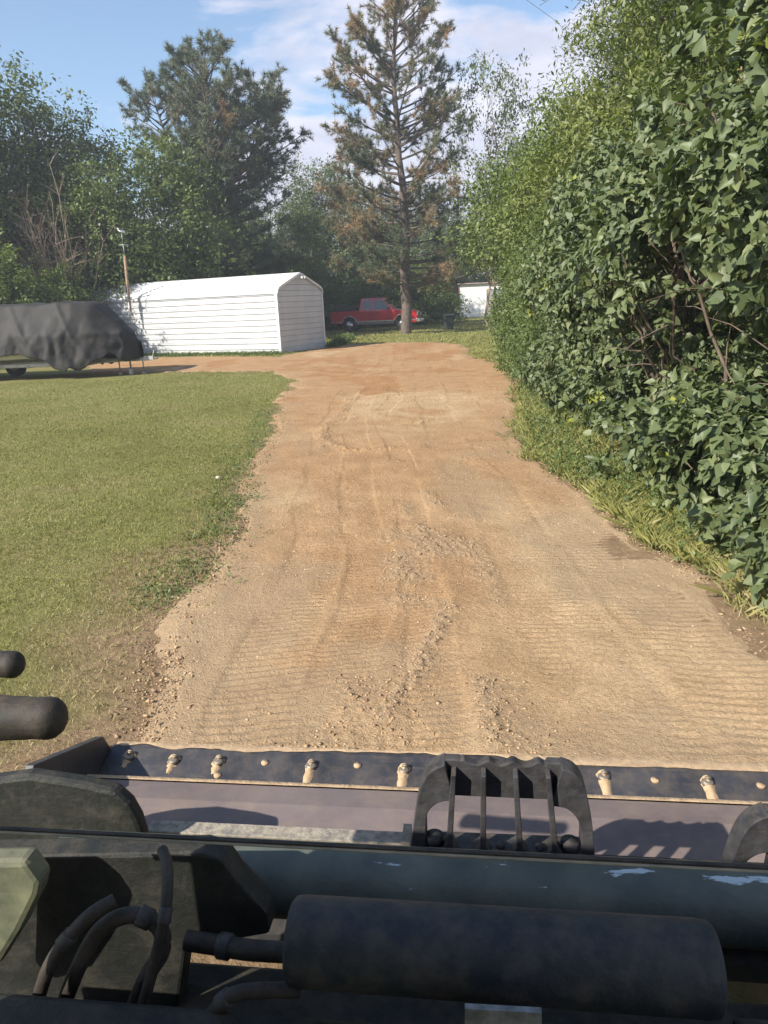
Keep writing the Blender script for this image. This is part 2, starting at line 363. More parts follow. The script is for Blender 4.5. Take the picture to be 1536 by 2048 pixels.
def build_dirt():
    ys = [1.7]
    while ys[-1] < 38: ys.append(ys[-1]*1.0039)
    ys = np.array(ys)
    nx = 560
    lo_ = np.interp(ys, [1.7, 5, 12, 17, 19], [-2.2, -2.1, -2.6, -3.4, -13.5]); hi_ = np.interp(ys, [1.7, 3.2, 8, 14, 24, 38], [3.4, 3.4, 2.8, 3.6, 5, 7])
    t = np.linspace(0, 1, nx)
    X = lo_[:, None] + (hi_-lo_)[:, None]*t[None]; Y = np.repeat(ys[:, None], nx, 1)
    s = sdf(X, Y) + (fbm(X*2.4, Y*2.0, seed=81, o=5)-0.5)*np.clip(0.35+0.02*Y, 0, .9)
    edge = np.clip(s*0.22, -0.08, 0.022)
    Z = edge + dirt_height(X, Y)*sstep(-0.1, 0.25, s)
    red = sstep(0.38, 0.62, fbm(X*0.45, Y*0.28, seed=91) + 0.24*sstep(9, 22, Y) - 0.12*sstep(9, 4, Y))*0.6
    red = np.maximum(red, 0.95*sstep(0.48, 0.62, fbm(X*1.1, Y*0.8, seed=92))*sstep(7, 16, Y))
    u = X-centre(Y)
    grey = 0.75*clodmask(X, Y)*sstep(9, 6, Y)
    grey = np.maximum(grey, 0.5*sstep(.46, .6, fbm(X*1.2, Y*0.9, seed=95)))*sstep(12, 8, Y)
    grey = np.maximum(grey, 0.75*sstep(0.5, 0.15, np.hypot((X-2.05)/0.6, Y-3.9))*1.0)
    grey = np.maximum(grey, 0.4*sstep(0.35, 0.05, np.abs(s-0.05)))*0.9
    ny = len(ys)
    V = np.stack([X, Y, Z], -1).reshape(-1, 3)
    i = np.arange(ny-1)[:, None]*nx + np.arange(nx-1)[None]
    keep = (s[:-1, :-1] > -0.42)
    Fq = np.stack([i, i+1, i+nx+1, i+nx], -1)[keep]
    used = np.zeros(len(V), bool); used[Fq.ravel()] = True
    rm = np.cumsum(used)-1
    o = obj('dirt_driveway', mesh_np('dirt_driveway', V[used], rm[Fq], M_dirt, True, {'red': red.ravel()[used], 'grey': grey.ravel()[used]}))
    tag(o, kind='structure')
build_dirt()

# loose clods and gravel
def rocks(n, size, ydist, maskfn, seed, zoff=0.3, edge_out=.03):
    r = np.random.default_rng(seed)
    y = ydist(r, n*6); x = centre(y) + r.uniform(-1, 1, n*6)*np.interp(y, [2, 12, 20, 34], [2.7, 2.4, 3.6, 4.0])
    s = sdf(x, y); k = (s > edge_out) & (r.random(n*6) < maskfn(x, y, s)); x = x[k][:n]; y = y[k][:n]; n = len(x)
    sz = size*np.exp(np.clip(r.normal(0, 0.45, n), -1, .95))
    si = sdf(x, y); z = np.where(si > .03, 0.02 + dirt_height(x, y), np.clip(si*.22, -.01, .02)+.004) + sz*zoff
    base = np.array([(1,0,0),(-1,0,0),(0,1,0),(0,-1,0),(0,0,1),(0,0,-1)], float)
    a = r.random(n)*6.28
    B = base[None]*(r.uniform(0.4, 1.3, (n, 6, 1))) + r.normal(0, 0.32, (n, 6, 3))
    B[..., 2] *= 0.65
    c, s_ = np.cos(a)[:, None], np.sin(a)[:, None]
    bx = B[..., 0]*c - B[..., 1]*s_; by = B[..., 0]*s_ + B[..., 1]*c
    V = np.stack([bx*sz[:, None]+x[:, None], by*sz[:, None]+y[:, None], B[..., 2]*sz[:, None]+z[:, None]], -1).reshape(-1, 3)
    T = np.array([(0,2,4),(2,1,4),(1,3,4),(3,0,4),(2,0,5),(1,2,5),(3,1,5),(0,3,5)])
    Fq = (np.arange(n)[:, None, None]*6 + T[None]).reshape(-1, 3)
    return V, Fq, np.repeat(r.random(n), 6)
yd = lambda r, n: 2.4*np.exp(r.random(n)**1.15*math.log(30/2.4))
M_clod = leafmat('clod', [(0, (0.30, 0.20, 0.12)), (1, (0.47, 0.33, 0.20))], 0.95, 0, spec=0.1)
M_gravel = leafmat('gravel', [(0, (0.34, 0.25, 0.17)), (0.7, (0.46, 0.35, 0.23)), (1, (0.60, 0.50, 0.38))], 0.9, 0, spec=0.2)
V, Fq, v = rocks(34000, 0.0048, yd, lambda x, y, s: clodmask(x, y), 5)
tag(obj('dirt_clods', mesh_np('dirt_clods', V, Fq, M_clod, False, {'v': v})), 'crumbled tan clods of loose earth scattered in lines over the driveway', 'dirt clods', kind='stuff')
V, Fq, v = rocks(30000, 0.0042, lambda r, n: 3.0*np.exp(r.random(n)*math.log(34/3.0)), lambda x, y, s: .08+.92*sstep(.44, .62, fbm(x*1.1, y*.5, seed=131))*sstep(4, 7, y), 15, .2)
V[:, 2] += 0; tag(obj('crumbs', mesh_np('crumbs', V, Fq, M_clod, False, {'v': v})), 'fine crumbs of earth strewn in patches over the farther driveway', 'dirt crumbs', kind='stuff')
V, Fq, v = rocks(14000, 0.0062, lambda r, n: 2.6*np.exp(r.random(n)*math.log(30/2.6)), lambda x, y, s: np.exp(-((s-.02)/.14)**2), 16, .2, -.22)
tag(obj('edge_clods', mesh_np('edge_clods', V, Fq, M_clod, False, {'v': v})), 'rough clods spilled along both edges of the driveway', 'dirt clods', kind='stuff')
V, Fq, v = rocks(16000, 0.0040, yd, lambda x, y, s: (0.25+0.75*sstep(.7, .1, s))*(.15+.85*sstep(2.6, 6, y)), 6, 0.1)
tag(obj('gravel', mesh_np('gravel', V, Fq, M_gravel, False, {'v': v})), 'small pale stones pressed into the tan driveway', 'gravel', kind='stuff')

# ------------------------------------------------------------------ grass
def blades(x, y, z, h, wd, r, lean=0.5):
    n = len(x); a = r.random(n)*6.283; ca, sa = np.cos(a), np.sin(a)
    l = r.normal(0, lean, n)*h; b = r.random(n)*6.283; lx, ly = l*np.cos(b), l*np.sin(b)
    V = np.empty((n, 4, 3))
    V[:, 0] = np.stack([x-ca*wd/2, y-sa*wd/2, z], -1); V[:, 1] = np.stack([x+ca*wd/2, y+sa*wd/2, z], -1)
    V[:, 2] = np.stack([x+lx*.4+ca*wd*.4, y+ly*.4+sa*wd*.4, z+h*.6], -1); V[:, 3] = np.stack([x+lx, y+ly, z+h], -1)
    base = np.arange(n)[:, None]*4
    return V.reshape(-1, 3), (base+np.array([[0, 1, 2]])), (base+np.array([[0, 2, 3]]))
def grassfield(name, n, fx, label, cat, seed, hfn, keepfn, vfn, wfac=0.00075, lean=0.55):
    r = np.random.default_rng(seed); x, y = fx(r, n); s = sdf(x, y)
    k = keepfn(x, y, s, r); x, y, s = x[k], y[k], s[k]; n = len(x)
    z = (fbm(x*0.5, y*0.5, seed=3)-0.5)*0.05 - 0.008
    h = hfn(x, y, s, r); wd = np.maximum(0.003, y*wfac)*r.uniform(.7, 1.3, n)
    V, A, B = blades(x, y, z, h, wd, r, lean)
    v = np.repeat(np.clip(vfn(x, y, s, r), 0, 1), 4)
    tag(obj(name, mesh_np(name, V, np.concatenate([A, B]), M_grass, False, {'v': v})), label, cat, kind='stuff')
def fx_left(r, n):
    y = 2.6*np.exp(r.random(n)**0.8*math.log(32/2.6)); x = -r.random(n)*(0.56*y+1.2)-0.6; return x, y
def keep_l(x, y, s, r):
    g = s + (fbm(x*2.4, y*2.0, seed=81, o=5)-0.5)*np.clip(0.35+0.02*y, 0, .9)
    edge = sstep(0.0, -0.35, g)
    worn = sstep(7.0, 3.0, y)*sstep(-1.3, -0.1, g)*0.85
    p = np.clip(edge*(1-worn)*(0.35+1.1*fbm(x*3, y*3, seed=101)), 0, 1)
    return (r.random(len(x)) < p) & ~((y > 22) & (x < -7.2))
def v_l(x, y, s, r):
    patch = fbm(x*0.7, y*0.5, seed=103)
    return 0.30 + (patch-0.5)*0.9 + r.normal(0, .16, len(x)) + 0.5*sstep(7, 3.4, y)*sstep(-1.6, -0.2, s) + 0.16*sstep(9, 4, y)
grassfield('lawn_grass', 380000, fx_left, 'mown green grass with drier patches left of the driveway', 'grass', 201,
           lambda x, y, s, r: r.uniform(0.015, 0.038, len(x))*(1+0.5*sstep(-0.5, -0.1, s)), keep_l, v_l)
def fx_right(r, n):
    y = 3.2*np.exp(r.random(n)*math.log(34/3.2)); k = np.interp(y, [3, 5, 6.4, 8, 9.7, 14.5, 30], [2.9, 2.1, 2.05, 1.75, 1.75, 2.5, 4.6])
    q = r.normal(0, 1, n); q = np.where(q > 0, q*2.6, q); return k + q*np.interp(y, [3, 8, 14, 30], [.22, .22, .3, 0.9]), y
def keep_r(x, y, s, r):
    g = s + (fbm(x*2.4, y*2.0, seed=81, o=5)-0.5)*np.clip(0.35+0.02*y, 0, .9)
    return (r.random(len(x)) < sstep(0.06, -0.12, g)*(0.2+1.2*fbm(x*4, y*4, seed=111)))
grassfield('verge_grass', 110000, fx_right, 'taller tufty grass along the foot of the hedge', 'grass', 202,
           lambda x, y, s, r: r.uniform(0.03, 0.14, len(x))*(0.5+fbm(x*5, y*5, seed=112)), keep_r,
           lambda x, y, s, r: 0.35+r.normal(0, .2, len(x))+0.35*sstep(5.5, 4, y), lean=0.7)
def fx_far(r, n):
    y = 28*np.exp(r.random(n)*math.log(86/28)); x = (r.random(n)*0.66-0.24)*y; return x, y
grassfield('far_lawn_grass', 90000, fx_far, 'green lawn around the red pickup and the pine', 'grass', 203,
           lambda x, y, s, r: r.uniform(0.04, 0.10, len(x)), lambda x, y, s, r: (s < -0.2) & (r.random(len(x)) < 0.3+0.7*fbm(x, y, seed=5)),
           lambda x, y, s, r: 0.34+(fbm(x*0.4, y*0.2, seed=6)-.5)*1.0+r.normal(0, .12, len(x)), wfac=0.0012)

# ------------------------------------------------------------------ foliage builders
HEART = np.array([(0,0,0),(0,.5,-.05),(0,1.0,-.22), (-.26,-.07,.05),(-.40,.28,.10),(-.20,.70,.0), (.26,-.07,.05),(.40,.28,.10),(.20,.70,.0)])
HEART_F = np.array([(0,1,4,3),(1,2,5,4),(0,6,7,1),(1,7,8,2)])
DIAM = np.array([(0,0,0),(-.30,.45,.05),(0,1,-.12),(.30,.45,.05)]); DIAM_F = np.array([(0,3,2,1)])
NARROW = np.array([(0,0,0),(-.13,.45,.03),(0,1,-.10),(.13,.45,.03)])
def leaves(P, axis, nrm, size, tmpl, tf, v, curl=None):
    """P base points, axis leaf direction, nrm approximate normal"""
    n = len(P); A = unit(axis); S = unit(np.cross(A, nrm)); Nn = np.cross(S, A)
    T = np.repeat(tmpl[None], n, 0)
    if curl is not None: T = T.copy(); T[..., 2] *= curl[:, None]
    V = P[:, None] + (T[..., 0:1]*S[:, None] + T[..., 1:2]*A[:, None] + T[..., 2:3]*Nn[:, None])*size[:, None, None]
    k = len(tmpl)
    Fq = (np.arange(n)[:, None, None]*k + tf[None]).reshape(-1, tf.shape[1])
    return V.reshape(-1, 3), Fq, np.repeat(v, k)
def rdir(r, n):
    return unit(r.normal(0, 1, (n, 3)))
class Cloud:
    def __init__(s): s.V = []; s.F = []; s.v = []; s.n = 0
    def add(s, V, Fq, v): s.V.append(V); s.F.append(Fq+s.n); s.v.append(v); s.n += len(V)
    def mesh(s, name, m): return mesh_np(name, np.concatenate(s.V), np.concatenate(s.F), m, False, {'v': np.concatenate(s.v)})
def tubes_np(name, chains, m):
    b = MB()
    for pts, rr in chains: b.tube(pts, rr, 6 if max(rr) < .06 else 10, cap=False)
    me = bpy.data.meshes.new(name); me.from_pydata(b.v, [], b.f); me.polygons.foreach_set('use_smooth', [True]*len(b.f)); me.materials.append(m)
    return me
def curve(a, b, sag, r, n=6, wob=0.06):
    a = Vector(a); b = Vector(b); L = (b-a).length; out = []
    for i in range(n+1):
        t = i/n; p = a.lerp(b, t) + Vector((0, 0, sag*L*math.sin(math.pi*t)))
        if 0 < i < n: p += Vector((r.normal(0, wob), r.normal(0, wob), r.normal(0, wob)))*L*0.3
        out.append(p)
    return out
def broadleaf(seed, height, cbot, prof, nclump, leafn, lsize, csize, tmpl, mleaf, mbark, trunk_r=0.16, flat=0.7, stems=1, airy=0.0, vbias=0.0):
    """tree at origin -> (wood mesh, foliage mesh). prof(t, az) crown radius for t in 0..1 from crown bottom to top"""
    r = np.random.default_rng(seed); C = []; tries = 0
    while len(C) < nclump and tries < 20000:
        tries += 1
        t = r.random(); az = r.random()*6.283; R = prof(t, az)*(0.8+0.4*float(vn(np.array([math.cos(az)*1.7+seed]), np.array([math.sin(az)*1.7]), np.array([t*3.0]), seed)[0]))
        q = math.sqrt(r.uniform(0.12+airy, 1.0))*R
        p = np.array([math.cos(az)*q, math.sin(az)*q, cbot+t*(height-cbot)])
        if all(np.sum((p-c)**2) > (csize*0.62)**2 for c in C): C.append(p)
    C = np.array(C); wood = []
    tops = []
    for s in range(stems):
        a = s*6.283/max(1, stems)+r.random(); k = 0 if stems == 1 else 0.22*prof(.5, a)
        top = (math.cos(a)*k, math.sin(a)*k, cbot + (height-cbot)*0.82)
        base = (math.cos(a)*0.12*(stems > 1), math.sin(a)*0.12*(stems > 1), -0.1)
        pts = curve(base, top, 0, r, 9, 0.10); rr = [trunk_r*(1-0.85*i/9)/(stems**.4) for i in range(10)]
        wood.append((pts, rr)); tops.append(pts)
    cloud = Cloud()
    for c in C:
        tp = tops[r.integers(len(tops))]
        hz = max(0.3*cbot+0.3, c[2]-0.55*math.hypot(c[0], c[1])-0.4); j = min(range(len(tp)), key=lambda i: abs(tp[i].z-hz))
        rb = max(.012, trunk_r*.3*(1-j/10)); pts = curve(tp[j], c, 0.06, r, 5, .10); wood.append((pts, [rb*(1-.8*i/5) for i in range(6)]))
        for q in range(4):
            e = Vector(c) + Vector(r.normal(0, csize*.45, 3)); wood.append((curve(pts[3+q % 3], e, 0.03, r, 3, .12), [rb*.3, rb*.22, rb*.15, .004]))
        n = int(leafn*r.uniform(.6, 1.35)); sub = r.normal(0, csize*.42, (max(3, n//28), 3)); sub[:, 2] *= flat
        g = sub[r.integers(len(sub), size=n)] + r.normal(0, csize*.17, (n, 3))
        P = c[None] + g; P = P[P[:, 2] > 0.05]; n = len(P)
        out = unit(P - np.array([0, 0, cbot+(height-cbot)*.35])[None])
        ax = unit(out*0.5 + rdir(r, n)*0.9 + np.array([0, 0, -0.35])); nr = unit(out*0.6 + np.array([0, 0, 0.7]) + rdir(r, n)*0.55)
        v = np.clip(r.uniform(.1, .8)+r.normal(0, .15, n)+vbias, 0, 1)
        cloud.add(*leaves(P, ax, nr, lsize*r.uniform(.6, 1.25, n), tmpl, DIAM_F, v))
    return tubes_np('trunk', wood, mbark), cloud.mesh('crown', mleaf)
def place_tree(meshes, name, loc, rz, scale, label, cat, group=None, crown='crown'):
    o = empty(name, loc, label, cat, group, rz); o.scale = (scale, scale, scale) if isinstance(scale, (int, float)) else scale
    obj('trunk', meshes[0], o); obj(crown, meshes[1], o); return o

# ------------------------------------------------------------------ pines
def pine(seed, height, z0, prof, nwh, upcurve, mneed, brown, leaders=1, trunk_r=.26, tuft=.32, split=0.45, lead_spread=1.6, tn=24, dens=1.0, deadlow=0.0, drop=0.0):
    r = np.random.default_rng(seed); wood = []; cloud = Cloud(); T = []
    def trunkline(a, b, w): return curve(a, b, 0, r, 12, w)
    main = trunkline((0, 0, -.1), (r.normal(0, .15), r.normal(0, .15), height), 0.02); wood.append((main, [trunk_r*(1-.93*i/12)+.012 for i in range(13)]))
    axes = [(main, 0.0, 1.0)]
    for k in range(leaders-1):
        a = k*6.283/(leaders-1)+.6; zs = height*split*(1+.08*k)
        st = Vector((0, 0, zs)); e = Vector((math.cos(a)*lead_spread, math.sin(a)*lead_spread, height*r.uniform(.80, .96)))
        mid = st.lerp(e, .4)+Vector((math.cos(a), math.sin(a), 0))*lead_spread*.25
        pts = [st, st.lerp(mid, .5), mid, mid.lerp(e, .35), mid.lerp(e, .7), e]; wood.append((pts, [trunk_r*.5, trunk_r*.4, trunk_r*.3, trunk_r*.22, trunk_r*.12, .02])); axes.append((pts, zs/height, .6))
    def pt_on(pts, z):
        for p, q in zip(pts[:-1], pts[1:]):
            if p.z <= z <= q.z: return p.lerp(q, (z-p.z)/max(1e-6, q.z-p.z))
        return pts[-1].copy()
    for ax_i, (pts, t0, sc_) in enumerate(axes):
        zlo = max(z0, t0*height+.5); zhi = pts[-1].z
        nw = max(3, int(nwh*(zhi-zlo)/(height-z0)))
        for wI in range(nw):
            z = zlo + (zhi-zlo)*((wI+r.uniform(-.3, .3))/nw); z0_ = z
            for bI in range(int(r.integers(3, 6))):
                z = min(max(z0_+r.normal(0, .22), zlo), zhi-.1); o = pt_on(pts, z)
                az = r.random()*6.283; L = prof((z-z0)/(height-z0), az)*sc_*r.uniform(.6, 1.12)
                if L < .25: L = .25
                tt = (z-z0)/(height-z0); el = (-.15 + .75*tt) if upcurve else (-.1+.5*tt)
                d = Vector((math.cos(az), math.sin(az), el)).normalized()
                n = 5; bp = [o]
                for i in range(1, n+1):
                    d2 = (d + Vector((r.normal(0, .1), r.normal(0, .1), .13*i*(.5+upcurve)*.5))).normalized(); bp.append(bp[-1]+d2*(L/n))
                rb = .014+.020*L*.6; wood.append((bp, [rb*(1-.8*i/n) for i in range(n+1)]))
                ns = max(2, int(L*3.2*dens))
                for k in range(ns):
                    f = r.uniform(.38, 1.0); i = min(n-1, int(f*n)); p = bp[i].lerp(bp[i+1], f*n-i)
                    sd = Vector(rdir(r, 1)[0]); sd = (d*.8+sd*.9+Vector((0, 0, .45))).normalized(); sl = r.uniform(.25, .7)*(1.15-f*.5)*min(1.3, .5+L*.3)
                    e = p+sd*sl; wood.append(([p, p.lerp(e, .5)+Vector((0, 0, -.03)), e], [.014, .010, .006]))
                    if tt < deadlow and r.random() < .35: continue
                    T.append((e, sd, tt)); 
                    if r.random() < .35: T.append((p.lerp(e, .55), sd, tt))
                T.append((bp[-1], (bp[-1]-bp[-2]).normalized(), tt))
    Pt = np.array([tuple(t[0]) for t in T]); Dt = np.array([tuple(t[1]) for t in T]); tt = np.array([t[2] for t in T]); n = len(Pt)
    cz = fbm(Pt[:, 0]*.7+seed, Pt[:, 1]*.7, Pt[:, 2]*.7, seed=seed, o=2)
    vv = np.clip(brown + (cz-.5)*1.6 + r.normal(0, .10, n), 0, 1)
    k = tn; P = np.repeat(Pt, k, 0); D = np.repeat(Dt, k, 0); off = r.uniform(-.45, .25, n*k)[:, None]*D*tuft*.7
    dirn = unit(D*.45 + rdir(r, n*k)*.95 + np.array([0, 0, .15])); P = P+off
    W = .055
    tm = np.array([(-W, 0, 0), (W, 0, 0), (0, 1, 0)]); tf = np.array([(0, 1, 2)])
    cloud.add(*leaves(P, dirn, rdir(r, n*k), tuft*.62*r.uniform(.7, 1.2, n*k), tm, tf, np.clip(np.repeat(vv, k)+r.normal(0, .08, n*k), 0, 1)))
    return tubes_np('trunk', wood, bark_pine), cloud.mesh('needles', mneed)

pB_base = at(812, 668)
profB = lambda t, az: np.interp(t, [0, .12, .35, .6, .8, .93, 1], [4.3, 4.7, 4.4, 4.1, 3.3, 2.1, .4])
pm = pine(31, 19.0, 2.7, profB, 36, True, M_pineB, .46, 1, .31, .42, tn=40, dens=1.75)
place_tree(pm, 'pine_tree', pB_base, 0.4, 1.0, 'tall single-trunk pine with browning needles beside the red pickup', 'pine tree', 'pines behind the driveway', 'needles')
profA = lambda t, az: np.interp(t, [0, .2, .45, .7, .9, 1], [5.0, 5.4, 5.2, 4.0, 2.2, .8])
pm = pine(47, 15.4, 3.5, profA, 27, True, M_pineA, .42, 5, .34, .46, split=.40, lead_spread=3.2, tn=38, dens=1.25)
pA = aty(455, 600, 46); place_tree(pm, 'pine_tree', (pA.x+.0, 46, 0), 1.1, 1.0, 'broad blue-green pine with several leading stems behind the white metal garage', 'pine tree', 'pines behind the driveway', 'needles')

# ------------------------------------------------------------------ background trees
ell = lambda R: (lambda t, az: R*math.sin(math.pi*min(1, max(0, .08+.84*t)))**.7)
dome = lambda R: (lambda t, az: R*np.interp(t, [0, .3, .7, 1], [.85, 1, .75, .25]))
col_ = lambda R: (lambda t, az: R*np.interp(t, [0, .2, .6, .85, 1], [.9, 1, .9, .6, .2]))
tA = broadleaf(1, 9, .8, dome(3.6), 115, 230, .20, 1.35, DIAM, M_elm, bark_dark, .2)
tB = broadleaf(2, 12, 1.5, col_(3.4), 120, 230, .20, 1.4, DIAM, M_far, bark_dark, .25)
tC = broadleaf(3, 5, .1, dome(2.6), 80, 230, .17, 1.0, DIAM, M_elm, bark_dark, .08, stems=3)
tD = broadleaf(4, 12.5, 3.0, ell(3.8), 85, 120, .22, 1.3, DIAM, M_far, bark_pale, .16, airy=.1, stems=2)
def put(tm, name, px, Y, hgt, base, label, cat, group=None, rz=0, wide=1.0):
    p = aty(px, 640, Y); k = hgt/base
    return place_tree(tm, name, (p.x, Y, 0), rz, (k*wide, k*wide, k), label, cat, group)
G1 = 'broadleaf trees behind the garage'; G2 = 'woodland trees at the back of the lot'; G3 = 'brush along the back of the lawn'
put(tB, 'broadleaf_tree', 40, 40, 13.8, 12, 'tallest bluish-green tree in the far left corner of the view', 'tree', G1, .3, 1.1)
put(tB, 'broadleaf_tree', 185, 42, 11.8, 12, 'tall green tree sloping down between the far left tree and the broad pine', 'tree', G1, 2.0, 1.0)
put(tB, 'broadleaf_tree', -90, 36, 12.6, 12, 'tall tree cut off by the left edge of the view', 'tree', G1, 3.0, 1.0)
put(tA, 'broadleaf_tree', 340, 41, 9.9, 9, 'bright green rounded tree right behind the garage roof, in front of the broad pine', 'tree', G1, 1.2, 1.0)
put(tA, 'broadleaf_tree', 235, 38, 8.2, 9, 'mid-green tree behind the garage roof next to the wooden mast', 'tree', G1, 4.0, 1.0)
put(tA, 'broadleaf_tree', 80, 39, 9.2, 9, 'dark yellowish-green tree directly behind the tarp-covered boat', 'tree', G1, 5.2, 1.1)
put(tA, 'broadleaf_tree', -60, 34, 8.6, 9, 'dark green tree at the left edge behind the tarp-covered boat', 'tree', G1, 0.4, 1.0)
put(tC, 'shrub', 122, 33.5, 3.6, 5, 'dark leafy shrub overhanging the left end of the garage roof', 'shrub', None, 0.9, 1.0)
put(tC, 'shrub', 0, 30.5, 4.2, 5, 'dark leafy shrub rising just above the tarp at the left edge', 'shrub', None, 2.9, 1.1)
for i, (px, Y, h, wd, lab) in enumerate([
    (505, 60, 9.5, 1.1, 'hazy green tree showing between the two pines, left of the middle'),
    (600, 56, 9.0, 1.1, 'hazy green tree showing between the two pines above the garage gable'),
    (670, 66, 12.5, 1.1, 'green tree behind the browning pine, above the tailgate of the pickup'),
    (850, 86, 12.0, 1.2, 'green tree just right of the browning pine trunk'),
    (430, 62, 12.5, 1.1, 'hazy green tree behind the trunk of the broad pine'),
    (760, 88, 13.5, 1.3, 'green tree directly behind the browning pine trunk')]):
    put(tB, 'broadleaf_tree', px, Y, h, 12, lab, 'tree', G2, i*1.3, wd)
for i, (px, Y, h, wd, lab) in enumerate([
    (655, 57, 3.9, 1.3, 'dark brush behind the tailgate of the red pickup'),
    (745, 59, 4.4, 1.3, 'dark brush behind the cab of the red pickup'),
    (850, 61, 4.6, 1.3, 'dark brush in front of the pickup bonnet'),
    (560, 54, 4.6, 1.4, 'brush showing just above the ridge of the garage'),
    (470, 52, 4.8, 1.4, 'brush above the middle of the garage roof'),
    (880, 78, 3.8, .9, 'brush growing against the left side of the small white shed')]):
    put(tC, 'shrub', px, Y, h, 5, lab, 'shrub', G3, i*2.1, wd)
for i, (px, Y, h) in enumerate([(820, 92, 11), (900, 94, 12), (980, 96, 13), (1060, 92, 12)]):
    put(tB, 'broadleaf_tree', px, Y, h, 12, ['distant tree behind the pickup bonnet', 'distant tree rising over the left corner of the white shed', 'distant tree rising over the white shed roof', 'distant tree behind the hedge, right of the white shed'][i], 'tree', G2, i*.9+.4, 1.2)
put(tD, 'airy_tree', 985, 44, 13.6, 12.5, 'pale thin-crowned tree against the sky between the pine and the hedge', 'tree', None, 1.0, .62)
put(tD, 'airy_tree', 650, 66, 13.0, 12.5, 'thin grey-green tree seen through the gap between the two pines', 'tree', None, 4.0, .8)
tE = broadleaf(5, 7.0, 3.3, dome(3.1), 85, 360, .13, 1.0, DIAM, M_elm, bark_dark, .14)
pE = aty(965, 640, 27); place_tree(tE, 'leafy_tree', (pE.x+3.4, 27, 0), 0.2, (1.25, 1.25, .97), 'dense bright green tree hanging over the small white shed', 'tree')
pE = aty(1040, 640, 21); place_tree(tE, 'leafy_tree', (pE.x+2.0, 21, 0), 2.6, (.9, .9, .95), 'dense green tree in the hedge line between the shed and the willow-leaved tree', 'tree')
# dead brushy tree at left
def bare(seed, h, R, n):
    r = np.random.default_rng(seed); wood = []; C = Cloud(); tips = []
    for i in range(n):
        a = r.random()*6.283; q = R*math.sqrt(r.random()); e = Vector((math.cos(a)*q, math.sin(a)*q, h*r.uniform(.6, 1)*(1-.35*q/R)))
        pts = curve((r.normal(0, .15), r.normal(0, .15), 0), e, -.03, r, 6, .08); wood.append((pts, [.05*(1-.85*j/6)+.006 for j in range(7)]))
        for j in range(16):
            k = r.integers(2, 7); p = pts[min(k, 6)]; d = Vector(rdir(r, 1)[0]); d = (d+(e-pts[0]).normalized()*1.0).normalized(); L = r.uniform(.4, 1.3)
            q1 = p+d*L*.5+Vector((0, 0, .05)); q2 = p+d*L; wood.append(([p, q1, q2], [.014, .010, .006])); tips.append(q2)
    P = np.array([tuple(t) for t in tips for _ in range(6)])+r.normal(0, .16, (len(tips)*6, 3)); n = len(P)
    C.add(*leaves(P, rdir(r, n), rdir(r, n), .09*r.uniform(.6, 1.2, n), NARROW, DIAM_F, r.random(n)))
    return tubes_np('trunk', wood, bark_pale), C.mesh('dry_leaves', M_dead)
bm_ = bare(8, 9.0, 2.3, 34)
p = aty(140, 640, 35.5); place_tree(bm_, 'dead_tree', (p.x, 35.5, 0), 0, 1.0, 'half-dead tree of bare reddish-grey twigs left of the garage', 'dead tree', None, 'dry_leaves')

# ------------------------------------------------------------------ willow-leaved tree above the hedge
def blob_points(r, n, centres, radii, shell=.45):
    """points in the outer shell of a union of ellipsoids"""
    centres = np.array(centres, float); radii = np.array(radii, float); out = []; on = []
    vol = radii.prod(1)**(2/3); got = 0
    while got < n:
        k = r.choice(len(centres), size=n, p=vol/vol.sum()); d = rdir(r, n); q = 1-shell*r.random(n)**1.3
        rn = 1 + (fbm(d[:, 0]*2+k*7.1, d[:, 1]*2, d[:, 2]*2, seed=401, o=3)-.5)*.55
        P = centres[k] + d*radii[k]*(q*rn)[:, None]
        ok = P[:, 2] > .03
        for j in range(len(centres)):
            m = (k != j); e = (P-centres[j])/radii[j]; ok &= ~(m & ((e**2).sum(1) < .45))
        out.append(P[ok]); on.append(unit(d/radii[k])[ok]); got += ok.sum()
    return np.concatenate(out)[:n], np.concatenate(on)[:n]
def keep_visible(P, xcut):  # drop the side of a hedge nobody could see from the drive
    return P[:, 0] < xcut

